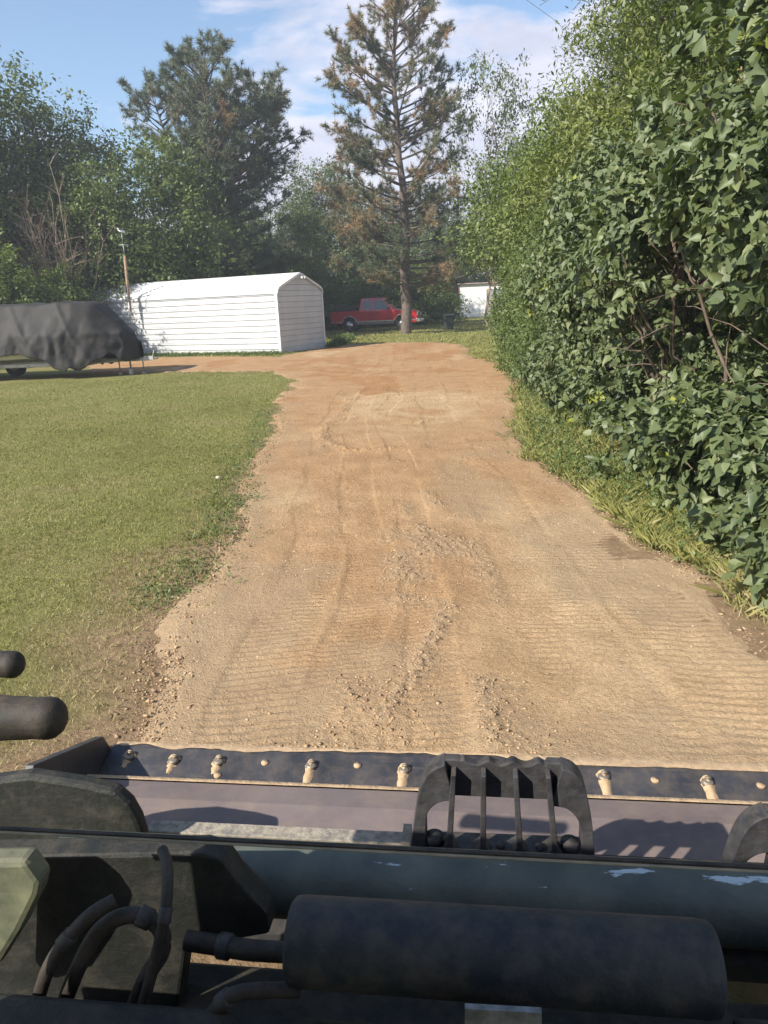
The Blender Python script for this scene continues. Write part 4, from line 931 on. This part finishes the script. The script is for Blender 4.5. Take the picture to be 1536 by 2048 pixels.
    MB().box((5.55, -.98, .46), (5.80, .98, .64)).build('front_bumper', M_ch, t, .03); MB().box((-.13, -.95, .46), (.03, .95, .62)).build('rear_bumper', M_dk, t, .03)
    MB().box((.3, -.6, .34), (5.3, .6, .50)).build('chassis', M_dk, t)
    for x in (RW, FW):
        for s in (-1, 1):
            y = s*.86; wh = MB().tube([(x, y-.12, R_), (x, y-.105, R_), (x, y+.105, R_), (x, y+.12, R_)], [.33, R_, R_, .33], 28).build('wheel', M_rub, t)
            r_ = MB(); r_.tube([(x, y-.13, R_), (x, y+.13, R_)], .21, 18); r_.tube([(x, y-.15, R_), (x, y+.15, R_)], .07, 10); r_.build('rim', M_ch, wh)
truck()

# ------------------------------------------------------------------ shed and bin
def shed():
    M_sw = mat('white_boards', (.66, .66, .64), (.78, .78, .76), 2, .6); M_br = mat('rusty_edge', (.20, .08, .05), (.30, .13, .08), 5, .8); M_gr = mat('grey_door', (.22, .23, .23), (.32, .32, .32), 5, .8)
    a = at(920, 632); a = aty(920, 632, 76); zb = 0; b = aty(1040, 632, 75); d = Vector((b.x-a.x, b.y-a.y, 0)); L = 6.2; s = empty('white_shed', (a.x, a.y, 0), 'small white board-walled shed with a lean-to roof at the far end', 'shed', rz=math.atan2(d.y, d.x)-.02)
    m = MB(); H_ = 3.15; x = 0
    while x < 2.55: m.box((x, -.02, 0), (x+.30, .02, H_)); m.box((x+.30, -.005, 0), (x+.33, .02, H_)); x += .33
    m.box((2.64, -.02, 2.6), (4.4, .02, H_)); m.box((4.4, -.02, 0), (L, .02, H_)); m.box((0, .02, 0), (.04, 3.5, H_-.3)); m.box((L-.04, .02, 0), (L, 3.5, H_-.3)); m.box((0, 3.5, 0), (L, 3.54, H_-.4)); m.build('wall', M_sw, s)
    MB().box((-.10, -.05, 0), (-.002, .05, H_+.1)).build('corner_post', M_br, s)
    dr = MB().box((2.66, .03, 0), (4.38, .07, 2.58)).build('door', M_gr, s); MB().box((2.8, .0, 1.2), (2.84, .03, 1.4)).build('handle', M_br, dr)
    MB().add([(-.2, -.3, H_+.12), (L+.2, -.3, H_+.12), (L+.2, 3.7, H_-.25), (-.2, 3.7, H_-.25), (-.2, -.3, H_+.02), (L+.2, -.3, H_+.02), (L+.2, 3.7, H_-.35), (-.2, 3.7, H_-.35)], [(0, 1, 2, 3), (4, 7, 6, 5), (0, 4, 5, 1), (1, 5, 6, 2), (2, 6, 7, 3), (3, 7, 4, 0)]).build('roof', mat('roof_edge', (.25, .17, .14), (.36, .3, .27), 4, .8), s)
shed()
def bin_():
    M_b = mat('dark_green_bin', (.02, .03, .028), (.035, .045, .04), 6, .5); p = at(898, 664); p = aty(898, 664, 47)
    o = empty('wheeled_bin', (p.x, p.y, 0), 'dark wheeled rubbish bin standing alone on the lawn right of the pine', 'bin', rz=.25)
    lo_, hi_ = [(-.22, -.2), (.22, -.2), (.22, .2), (-.22, .2)], [(-.29, -.28), (.29, -.28), (.29, .28), (-.29, .28)]
    m = MB(); m.add([(x, y, .06) for x, y in lo_]+[(x, y, .82) for x, y in hi_], [(3, 2, 1, 0), (4, 5, 6, 7), (0, 1, 5, 4), (1, 2, 6, 5), (2, 3, 7, 6), (3, 0, 4, 7)]); m.box((-.32, -.31, .80), (.32, .31, .84)); m.build('bin_body', M_b, o, .02)
    MB().add([(-.33, -.33, .86), (.33, -.33, .86), (.33, .34, .93), (-.33, .34, .93), (-.33, -.33, .90), (.33, -.33, .90), (.33, .34, .97), (-.33, .34, .97)], [(3, 2, 1, 0), (4, 5, 6, 7), (0, 1, 5, 4), (1, 2, 6, 5), (2, 3, 7, 6), (3, 0, 4, 7)]).build('lid', M_b, o, .01)
    for s_ in (-1, 1): MB().tube([(s_*.24-.03, .24, .1), (s_*.24+.03, .24, .1)], .1, 14).build('wheel', M_rub, o)
    MB().tube([(-.25, .36, .84), (.25, .36, .84)], .02, 8).build('handle', M_b, o)
bin_()
# stray stone in the lawn
r_ = np.random.default_rng(9); bm = bmesh.new(); bmesh.ops.create_icosphere(bm, subdivisions=2, radius=.035)
for v_ in bm.verts: v_.co *= 1+r_.normal(0, .09); v_.co.z *= .5
me = bpy.data.meshes.new('stone'); bm.to_mesh(me); bm.free(); me.materials.append(mat('pale_stone', (.45, .38, .28), (.6, .52, .4), 12, .9)); st = obj('stone', me); st.location = at(436, 955, .03); tag(st, 'single pale stone lying in the grass left of the driveway', 'stone')

# ------------------------------------------------------------------ the loader the photo is taken from
YAW = rad(-7.6); MI = Matrix.Rotation(-YAW, 3, 'Z')
def ml(px, py, z): return MI @ at(px, py, z)
def mly(px, py, Y):       # local point on the plane local-y = Y
    d = MI @ ray(px, py); return Vector((0, 0, CAMH)) + d*(Y/d.y)
def mlx(px, py, X):
    d = MI @ ray(px, py); return Vector((0, 0, CAMH)) + d*(X/d.x)
M_edge = mat('worn_dark_steel', (.03, .031, .037), (.055, .056, .064), 5, .42, .0015, 60, metal=.2, rough2=.6)
M_panel = mat('purple_grey_steel', (.125, .10, .10), (.165, .135, .132), 3, .5, .001, 40, metal=.0, rough2=.65, spec=.35)
M_dust = mat('caked_dust', (.36, .25, .15), (.52, .37, .22), 40, .95, .004, 90)
M_bolt = mat('worn_bolt', (.16, .14, .115), (.30, .25, .19), 30, .5, .002, 60, metal=.5)
M_litgreen = mat('sunlit_green_paint', (.07, .08, .05), (.16, .165, .10), 14, .6, .001, 60)  # machine green made lighter to stand for a patch of sunlight
M_dkgreen = mat('dark_machine_paint', (.009, .011, .009), (.045, .040, .030), 13, .45, .003, 60, rough2=.85, stops=(.5, .75))
M_cast = mat('black_cast_step', (.018, .018, .02), (.045, .045, .05), 22, .5, .002, 70, rough2=.7)
M_rubb = mat('dusty_rubber', (.010, .009, .008), (.040, .032, .025), 10, .7, .003, 40)
def dusty(m, top=.8, film=.25, col=(.34, .25, .155), sc=18):
    # dry earth lying on upward faces and rubbed thinly over the rest
    nt = m.node_tree; b = nt.nodes['Principled BSDF']; src = b.inputs['Base Color'].links[0].from_socket
    tc = N(nt, 'ShaderNodeTexCoord'); g = N(nt, 'ShaderNodeNewGeometry'); sp = N(nt, 'ShaderNodeSeparateXYZ'); nt.links.new(g.outputs['Normal'], sp.inputs[0])
    n = N(nt, 'ShaderNodeTexNoise', inp={'Scale': sc, 'Detail': 10, 'Roughness': .72}); nt.links.new(tc.outputs['Object'], n.inputs['Vector'])
    mp = N(nt, 'ShaderNodeMapping'); mp.inputs['Scale'].default_value = (8, 90, 90); mp.inputs['Rotation'].default_value = (0, 0, .5); nt.links.new(tc.outputs['Object'], mp.inputs[0])
    n2 = N(nt, 'ShaderNodeTexNoise', inp={'Scale': 1, 'Detail': 5}); nt.links.new(mp.outputs[0], n2.inputs['Vector'])
    r1 = ramp(nt, n.outputs['Fac'], [(.42, (0, 0, 0)), (.66, (1, 1, 1))]); r2 = ramp(nt, n2.outputs['Fac'], [(.60, (0, 0, 0)), (.72, (1, 1, 1))])
    up = M('MULTIPLY', M('SUBTRACT', sp.outputs[2], .55, nt=nt), 2.2, clamp=True, nt=nt)
    f = M('ADD', M('MULTIPLY', M('MULTIPLY', up, r1.outputs[0], nt=nt), top, nt=nt), M('MULTIPLY', M('ADD', M('MULTIPLY', r1.outputs[0], .5, nt=nt), M('MULTIPLY', r2.outputs[0], .6, nt=nt), nt=nt), film, nt=nt), clamp=True, nt=nt)
    mx = N(nt, 'ShaderNodeMix', data_type='RGBA'); nt.links.new(f, mx.inputs[0]); nt.links.new(src, mx.inputs[6]); mx.inputs[7].default_value = (*col, 1); nt.links.new(mx.outputs[2], b.inputs['Base Color'])
    return m
dusty(M_edge, .10, .16); dusty(M_panel, .10, .22, sc=9); dusty(M_dkgreen, .08, .05); dusty(M_cast, .16, .10, sc=40); dusty(M_rubb, .10, .08, sc=30); dusty(M_litgreen, .2, .15)
def tube_mat():
    m = mat('scuffed_tube_paint', (.055, .068, .062), (.115, .13, .105), 7, .42, .002, 50, rough2=.65); nt = m.node_tree; b = nt.nodes['Principled BSDF']
    src = b.inputs['Base Color'].links[0].from_socket; tc = N(nt, 'ShaderNodeTexCoord'); mp = N(nt, 'ShaderNodeMapping'); mp.inputs['Scale'].default_value = (9, 30, 30); nt.links.new(tc.outputs['Object'], mp.inputs[0])
    n = N(nt, 'ShaderNodeTexNoise', inp={'Scale': 1.0, 'Detail': 7, 'Roughness': .62}); nt.links.new(mp.outputs[0], n.inputs['Vector'])
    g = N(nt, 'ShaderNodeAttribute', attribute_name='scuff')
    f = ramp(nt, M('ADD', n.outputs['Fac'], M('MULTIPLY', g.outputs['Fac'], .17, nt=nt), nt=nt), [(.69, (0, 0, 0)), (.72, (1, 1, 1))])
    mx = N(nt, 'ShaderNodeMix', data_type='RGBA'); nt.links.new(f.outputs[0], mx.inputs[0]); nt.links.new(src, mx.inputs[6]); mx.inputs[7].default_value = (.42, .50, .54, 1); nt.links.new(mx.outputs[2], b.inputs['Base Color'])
    return m
def loader():
    ldr = empty('skid_steer_loader', (0, 0, 0), 'dark green loader in the foreground, seen from its cab, with a wide dusty bucket', 'loader', rz=YAW)
    # bucket: cutting edge plate, floor panel, side plate
    A = ml(900, 1511, .45); B = ml(900, 1584, .43); Cc = ml(900, 1590, .47); D = ml(900, 1700, .50)
    xl = ml(232, 1495, .45).x; xr = xl+2.45
    yA, yB, yC, yD = A.y, B.y, Cc.y, D.y-.10
    prof = [(yA, .452), (yA-.012, .468), (yA-.045, .47), (yB, .435), (yB-.01, .425), (yA-.02, .40), (yA, .42)]
    bk = MB().prism(prof, lambda u, v, w_: (w_, u, v), xl, xr).build('bucket', M_edge, ldr, .003)
    pf = [(yC, .475), (yC-.012, .485), (yC-.10, .492), (yD, .44), (yD, .36), (yC-.12, .38), (yC, .40)]
    MB().prism(pf, lambda u, v, w_: (w_, u, v), xl+.01, xr).build('back_plate', M_panel, bk, .004)
    MB().prism([(yA, .42), (yA-.02, .40), (yB, .36), (yC-.12, .33), (yD, .30), (yD, .25), (yC-.1, .27), (yA-.05, .35)], lambda u, v, w_: (w_, u, v), xl+.01, xr).build('floor_plate', M_edge, bk)
    p1, p2, p3, p4 = mlx(208, 1473, xl), mlx(226, 1500, xl), mlx(250, 1560, xl), mlx(70, 1530, xl)
    sp = [(p.y, p.z) for p in (p1, p2, p3)] + [(p3.y-.10, p3.z-.08), (p4.y-.18, p4.z-.25), (p4.y, p4.z)]
    MB().prism(sp, lambda u, v, w_: (w_, u, v), xl-.03, xl-.002).build('side_plate', M_edge, bk, .003)
    # bolts with worn dust tails, dust-filled plug holes
    def surf(y): return .47 + (.435-.47)*(yA-.045-y)/(yA-.045-yB)
    rr = np.random.default_rng(77)
    zt = lambda y: surf(y)+.001
    for px, py, kind in ((258, 1513, 2), (347, 1520, 1), (437, 1522, 1), (622, 1530, 3), (808, 1538, 3), (1207, 1552, 3), (1415, 1562, 3), (1640, 1572, 3)):
        q = ml(px, py, .462); y = min(q.y, yA-.055); x = q.x
        hb = MB().tube([(x, y, zt(y)-.002), (x, y, zt(y)+.009), (x, y-.001, zt(y)+.013)], [.018, .0165, .010], 14)
        hb.tube([(x+.003, y+.006, zt(y)+.012), (x+.003, y+.010, zt(y)+.019)], [.012, .007], 10); bo = hb.build('bolt', M_bolt, bk)
        # dust tail heaped behind the bolt
        L_ = {1: .055, 2: .05, 3: .095}[kind]; n = 12; vs = []; fs = []
        for i in range(n+1):
            t = i/n; yy = y+.012-t*L_; hw = (.017*(1-t)**.6+.004)*(1+.35*rr.normal()*.5) if kind < 3 else (.019-.006*t)*(1+rr.normal()*.12)+.012*max(0, t-.8)*5*.5
            h = .014*(1-t)+.003; xx = x-.006*t*(1 if px < 1000 else -1)
            z0 = zt(max(yy, yB+.003))
            vs += [(xx-hw, yy, z0-.002), (xx-hw*.5, yy, z0+h*.8), (xx, yy, z0+h), (xx+hw*.5, yy, z0+h*.7), (xx+hw, yy, z0-.002)]
        for i in range(n):
            for k in range(4): fs.append((i*5+k, i*5+k+1, (i+1)*5+k+1, (i+1)*5+k))
        dt = MB().add(vs, fs, True).build('dust_tail', M_dust, bk)
    for px, py in ((530, 1525), (715, 1531), (1003, 1522), (1310, 1558), (1522, 1568), (424, 1560)):
        q = ml(px, py, .458); y = min(max(q.y, yB+.02), yA-.055); MB().tube([(q.x, y, zt(y)-.006), (q.x, y, zt(y)+.0025)], .012, 16).build('plug', M_dust, bk)
    # dust lines: ragged crust along the fold and thin crust on the lip
    n = 700; xs = np.linspace(xl+.01, xr, n); rag = (fbm(xs*9, xs*0, seed=701)-.3)*.050 + (fbm(xs*60, xs*0, seed=702)-.5)*.012 + .016
    vs = []; fs = []
    for i in range(n):
        w_ = max(.004, rag[i]); y0 = yC+.004
        vs += [(xs[i], y0-.012, .486), (xs[i], y0+.0, .4885), (xs[i], y0+w_*.5, zt(y0+w_*.5)+.010+.006*rag[i]/.03), (xs[i], y0+w_, zt(y0+w_)-.001)]
    for i in range(n-1):
        for k in range(3): fs.append((i*4+k, i*4+k+1, (i+1)*4+k+1, (i+1)*4+k))
    MB().add(vs, fs, True).build('dust_crust', M_dust, bk)
    rag = np.clip((fbm(xs*5, xs*0, seed=711)-.30)*.09, 0, .035); vs = []; fs = []
    for i in range(n): vs += [(xs[i], yA-.022-rag[i], .4712), (xs[i], yA-.018, .4735), (xs[i], yA-.013, .470)]
    for i in range(n-1):
        for k in range(2): fs.append((i*3+k, i*3+k+1, (i+1)*3+k+1, (i+1)*3+k))
    MB().add(vs, fs, True).build('dust_crust', M_dust, bk)
    # coupler strip between bucket and cross tube
    q0, q1 = ml(300, 1655, .62), ml(1536, 1700, .62)
    ys_ = ml(820, 1672, .62).y
    xa = ml(300, 1650, .62).x; xb = ml(815, 1672, .62).x
    MB().box((xa, ys_-.03, .60), (xb, ys_+.012, .622)).build('coupler_lip', mat('gritty_coupler', (.16, .15, .13), (.36, .31, .24), 60, .8, .003, 120), ldr, .002)
    xc = ml(1190, 1690, .60).x; MB().box((xb+.002, ys_-.06, .55), (xc+1.2, ys_-.005, .60)).build('coupler', M_dkgreen, ldr, .002)
    MB().box((xb-.01, ys_-.05, .6), (xb+.01, ys_+.018, .64)).build('coupler_pin', M_bolt, ldr)
    # cross tube
    t0 = ml(540, 1685, .80); yc = ml(1000, 1782, .765).y; rt = .070; zc = .765
    x0 = ml(545, 1750, .8).x; xE = x0+1.65
    nseg, nr = 60, 48; vs = []; sc_ = []; fs = []
    for i in range(nseg+1):
        x = x0-.45+(xE-x0+.45)*i/nseg
        for k in range(nr):
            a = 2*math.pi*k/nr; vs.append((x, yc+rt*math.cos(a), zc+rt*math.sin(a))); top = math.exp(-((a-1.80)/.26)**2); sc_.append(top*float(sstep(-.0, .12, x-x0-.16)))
    for i in range(nseg):
        for k in range(nr): fs.append((i*nr+k, i*nr+(k+1) % nr, (i+1)*nr+(k+1) % nr, (i+1)*nr+k))
    me = mesh_np('cross_tube', np.array(vs), np.array(fs), tube_mat(), True, {'scuff': sc_}); obj('cross_tube', me, ldr)
    # left arm casting and its plates
    ya = 1.42; out = [(-40, 1560), (0, 1541), (75, 1531), (180, 1547), (243, 1562), (272, 1588), (290, 1620), (301, 1655), (301, 1672), (-40, 1680)]
    pl = [mly(px, py, ya) for px, py in out]; poly = [(p.x, p.z) for p in pl]
    m = MB(); m.prism(poly, lambda u, v, w_: (u, w_, v), ya-.04, ya); m.build('lift_arm', M_dkgreen, ldr, .012)
    # arm web below: darker plates running down to the tube
    o2 = [(-60, 1700), (410, 1690), (450, 1702), (480, 1745), (540, 1810), (545, 1850), (380, 1880), (350, 2100), (-60, 2100)]
    pl = [mly(px, py, 1.02) for px, py in o2]; m = MB(); m.prism([(p.x, p.z) for p in pl], lambda u, v, w_: (u, w_, v), 1.0, 1.05); m.build('arm_web', M_dkgreen, ldr, .006)
    pl = [mly(px, py, .93) for px, py in [(-60, 1700), (70, 1697), (100, 1740), (95, 1765), (60, 1835), (20, 1900), (-60, 1930)]]
    MB().prism([(p.x, p.z) for p in pl], lambda u, v, w_: (u, w_, v), .90, .94).build('lit_patch_plate', M_litgreen, ldr, .01)  # lighter plate shaped as the sunlit patch at lower left
    # green shoulder of the tube
    # lower big cylinder
    c0, c1 = mly(592, 1905, .84), mly(1432, 1910, .84); zl = (c0.z+c1.z)/2; rl = .060
    m = MB(); xs_ = [c0.x-.004, c0.x, c0.x+.012, c1.x-.02, c1.x-.004, c1.x]; m.tube([(x, .84, zl) for x in xs_], [rl*.9, rl*.97, rl, rl, rl*.97, rl*.9], 40); m.build('lower_tube', dusty(mat('dusty_tube_paint', (.010, .017, .024), (.060, .055, .048), 26, .45, .003, 60, rough2=.85, stops=(.42, .74)), .20, .06, (.16, .13, .10), 30), ldr)
    # dark chassis behind and below
    m = MB(); m.box((-.95, .50, .20), (1.7, 1.10, .62)); m.box((-.95, .55, .64), (1.7, .80, zl-.09)); m.box((c1.x+.02, .62, .5), (1.7, .97, .70)); m.box((c1.x+.01, .55, .45), (1.7, .80, zl-.03)); m.box((-.95, .50, .30), (-.42, .86, .74)); m.build('front_frame', M_dkgreen, ldr, .01)
    pl = [mly(px, py, .735) for px, py in [(930, 2002), (1082, 2010), (1082, 2100), (930, 2100)]]
    MB().prism([(p.x, p.z) for p in pl], lambda u, v, w_: (u, w_, v), .724, .732).build('data_plate', mat('scratched_label', (.10, .11, .11), (.24, .25, .25), 60, .5), ldr)
    # hydraulic hoses, left
    def hose(pts, Y, r, m_=M_rubb, nm='hydraulic_hose'):
        P = [mly(px, py, Y+dy) for px, py, dy in pts]; sm = []
        for i in range(len(P)-1):
            a, b, c, d = P[max(i-1, 0)], P[i], P[i+1], P[min(i+2, len(P)-1)]
            for k in range(6):
                t = k/6; sm.append(.5*((2*b)+(c-a)*t+(2*a-5*b+4*c-d)*t*t+(3*b-a-3*c+d)*t**3))
        sm.append(P[-1]); ho = MB().tube(sm, r, 12).build(nm, m_, ldr)
        for k in (len(sm)//2,): a, b = sm[k], sm[k+1]; d = (b-a).normalized(); MB().tube([a-d*.012, a-d*.010, a+d*.010, a+d*.012], [r*1.05, r*1.25, r*1.25, r*1.05], 8).build('hose_clamp', M_cast, ho)
    hose([(110, 2060, 0), (150, 1950, 0), (200, 1860, .02), (260, 1830, .03), (315, 1850, .03), (325, 1900, .02), (290, 1960, 0), (250, 2060, 0)], .86, .013)
    hose([(60, 2060, 0), (100, 1930, 0), (170, 1840, .02), (230, 1800, .05)], .84, .011)
    hose([(270, 2060, 0), (300, 1960, .02), (330, 1830, .05), (335, 1740, .1), (325, 1700, .14)], .82, .009)
    hose([(372, 1880, .06), (410, 1886, .06), (450, 1892, .06), (500, 1900, .05), (590, 1905, .05)], .86, .016)
    hose([(400, 2070, .0), (430, 2020, .0), (480, 1985, .0), (600, 1980, .02)], .80, .011)
    # window ledge of the cab front
    z_ = 1.15; e0, e1 = ml(-60, 1674, z_), ml(1600, 1722, z_); yl = (e0.y+e1.y)/2
    m = MB(); m.box((-.75, yl-.004, z_-.004), (1.15, yl, z_)); m.build('window_ledge', mat('dusty_ledge', (.22, .21, .16), (.36, .32, .24), 20, .6), ldr, .003)
    MB().box((-.75, yl-.002, z_+.0005), (1.15, yl+.004, z_+.003)).build('window_seal', M_rubb, ldr)
    # steps bolted on top of the tube
    def step(dx):
        Y = ml(1000, 1690, .80).y+.02
        S = lambda px, py: (lambda p: (p.x+dx, p.z))(mly(px, py, Y)); th = .022
        f = lambda u, v, w_: (u, w_, v)
        outer = [(822, 1690), (828, 1640), (836, 1590), (848, 1550), (866, 1528), (890, 1517)]
        inner = [(854, 1676), (853, 1640), (856, 1615), (866, 1600), (884, 1590), (910, 1588)]
        m = MB()
        def band(oo, ii, ya_, yb_):
            n = len(oo); vs = []; fs = []
            for a, b in zip(oo, ii):
                for p in (a, b):
                    for yy in (ya_, yb_): q = S(*p); vs.append((q[0], yy, q[1]))
            for i in range(n-1):
                a = 4*i; b = a+4; fs += [(a, a+2, b+2, b), (a+1, b+1, b+3, a+3), (a, b, b+1, a+1), (a+2, a+3, b+3, b+2)]
            fs += [(0, 1, 3, 2), (4*n-4, 4*n-2, 4*n-1, 4*n-3)]
            m.add(vs, fs)
        def smooth(pts, k=5):
            out = []
            for i in range(len(pts)-1):
                a, b, c, d = [np.array(pts[min(max(j, 0), len(pts)-1)], float) for j in (i-1, i, i+1, i+2)]
                for q in range(k): t = q/k; out.append(tuple(.5*((2*b)+(c-a)*t+(2*a-5*b+4*c-d)*t*t+(3*b-a-3*c+d)*t**3)))
            return out+[pts[-1]]
        def strip(oo, ii):
            oo, ii = smooth(oo), smooth(ii)
            band(oo, ii, Y-th, Y+th)
        strip(outer, inner)
        ro = [(1187, 1702), (1182, 1640), (1176, 1600), (1166, 1560), (1148, 1536), (1122, 1525)]; ri = [(1160, 1690), (1160, 1650), (1154, 1628), (1142, 1612), (1126, 1602), (1098, 1598)]
        strip(ro, ri)
        # scalloped grip edge and recessed panel
        top = []
        for i in range(61):
            t = i/60; px = 890+(1122-890)*t; base = 1517+8*t; u = (t*4.6+.30) % 1; sc2 = 7*math.sin(math.pi*u)**1.0 if .12 < t < .88 else 0; top.append((px, base+max(0, sc2*1.5-2)))
        bot = [(px, 1588+10*(px-890)/232) for px, _ in top]
        band(top, bot, Y-.004, Y+.018)
        m.prism([S(824, 1680), S(1186, 1694), S(1186, 1706), S(822, 1692)], f, Y-.035, Y+.03)
        o = m.build('step', M_cast, ldr, .002)
        # bars
        for px0, px1 in ((908, 900), (967, 966), (1030, 1038), (1094, 1107)):
            b = MB(); tt = (px0-822)/364; zt_ = 1527+10*tt; zb = 1680+14*tt
            b.prism([S(px0-5, zt_), S(px0+5, zt_), S(px1+6, zb-16), S(px1+18, zb), S(px1-18, zb), S(px1-6, zb-16)], f, Y-.034, Y-.0045); b.build('bar', M_cast, o, .002)
        for px, pz, w_, h in ((870, 1672, .018, 14), (1138, 1684, .018, 14), (1001, 1684, .009, 6), (1079, 1688, .009, 6)):
            q = mly(px, pz, Y); MB().tube([(q.x+dx, Y-.01, q.z-.012), (q.x+dx, Y-.01, q.z+.006*h/7)], [w_*.92, w_], 16).build('bolt', M_cast, o)
        return o
    s1 = step(0.0); dX = mly(1447, 1655, 1.45).x; 
    dxx = (mly(1447, 1690, ml(1000, 1690, .80).y+.02).x - mly(826, 1690, ml(1000, 1690, .80).y+.02).x)
    c = s1.copy(); link(c); c.parent = ldr; c.location = (dxx, 0, -.085)
    for ch in list(s1.children): d = ch.copy(); link(d); d.parent = c
    q = mly(1201, 1685, ml(1000, 1690, .80).y+.02); MB().box((q.x-.004, yc, q.z-.03), (q.x+.004, yc+.02, q.z+.012)).build('stud', M_cast, ldr)
    # rubber grips poking in at the left
    def grip(px, py, r, Y, ln, tilt, lab):
        p = mly(px, py, Y); m = MB(); d = Vector((-1, .05, tilt)).normalized(); pts = []; rr2 = []
        for i in range(6): a = i/5*math.pi/2; pts.append(p+d*(r*(1-math.sin(a)))*.8); rr2.append(max(.003, r*math.cos(a)))
        pts = pts[::-1]; rr2 = rr2[::-1]
        for i in range(1, 16): pts.append(p+d*(r*.8+i*ln/15)); rr2.append(r*(1.0+(.05 if i % 4 == 0 else (-.05 if i % 4 == 1 else 0))+.01*i))
        o = m.tube(pts, rr2, 28).build('rubber_grip', M_rubb, ldr); o['label'] = lab
    grip(128, 1436, .030, .86, .30, -.06, 'larger brown rubber grip, the lower one at the left edge'); grip(45, 1330, .019, .86, .25, .0, 'smaller grey rubber grip, the upper one at the left edge')
    # unseen cab rear, with roof and left side shaped to shade the tubes
    M_cab = mat('cab_grey_paint', (.10, .11, .10), (.16, .17, .15), 5, .6)
    MB().box((-.84, -1.0, 2.282), (.80, -.10, 2.36)).build('cab_roof_shade', M_cab, ldr, .02)  # out of view; front edge set so tubes are shaded, bucket lit
    MB().box((-.73, -1.0, .9), (.80, -.945, 2.28)).build('cab_rear', M_cab, ldr)
    MB().prism([(-.94, .95), (.66, .95), (.66, 1.46), (-.14, 2.28), (-.94, 2.28)], lambda u, v, w_: (w_, u, v), -.84, -.78).build('cab_side_shade', M_cab, ldr)  # out of view; slanted top shades the cross tube and spares the bucket
loader()

# ------------------------------------------------------------------ haze volume added to stand for windshield glare on far things
def haze():
    m = bpy.data.materials.new('haze'); m.use_nodes = True; nt = m.node_tree; nt.nodes.clear()
    v = N(nt, 'ShaderNodeVolumePrincipled'); v.inputs['Color'].default_value = (.80, .86, .92, 1); v.inputs['Density'].default_value = HAZE; v.inputs['Anisotropy'].default_value = .3
    o = N(nt, 'ShaderNodeOutputMaterial'); nt.links.new(v.outputs[0], o.inputs['Volume'])
    b = MB().box((-930, -70, -1.5), (930, 930, 22)).build('haze', m); tag(b, 'thin pale haze volume imitating windshield glare on far things', 'haze', kind='stuff')
HAZE = .0020
haze()
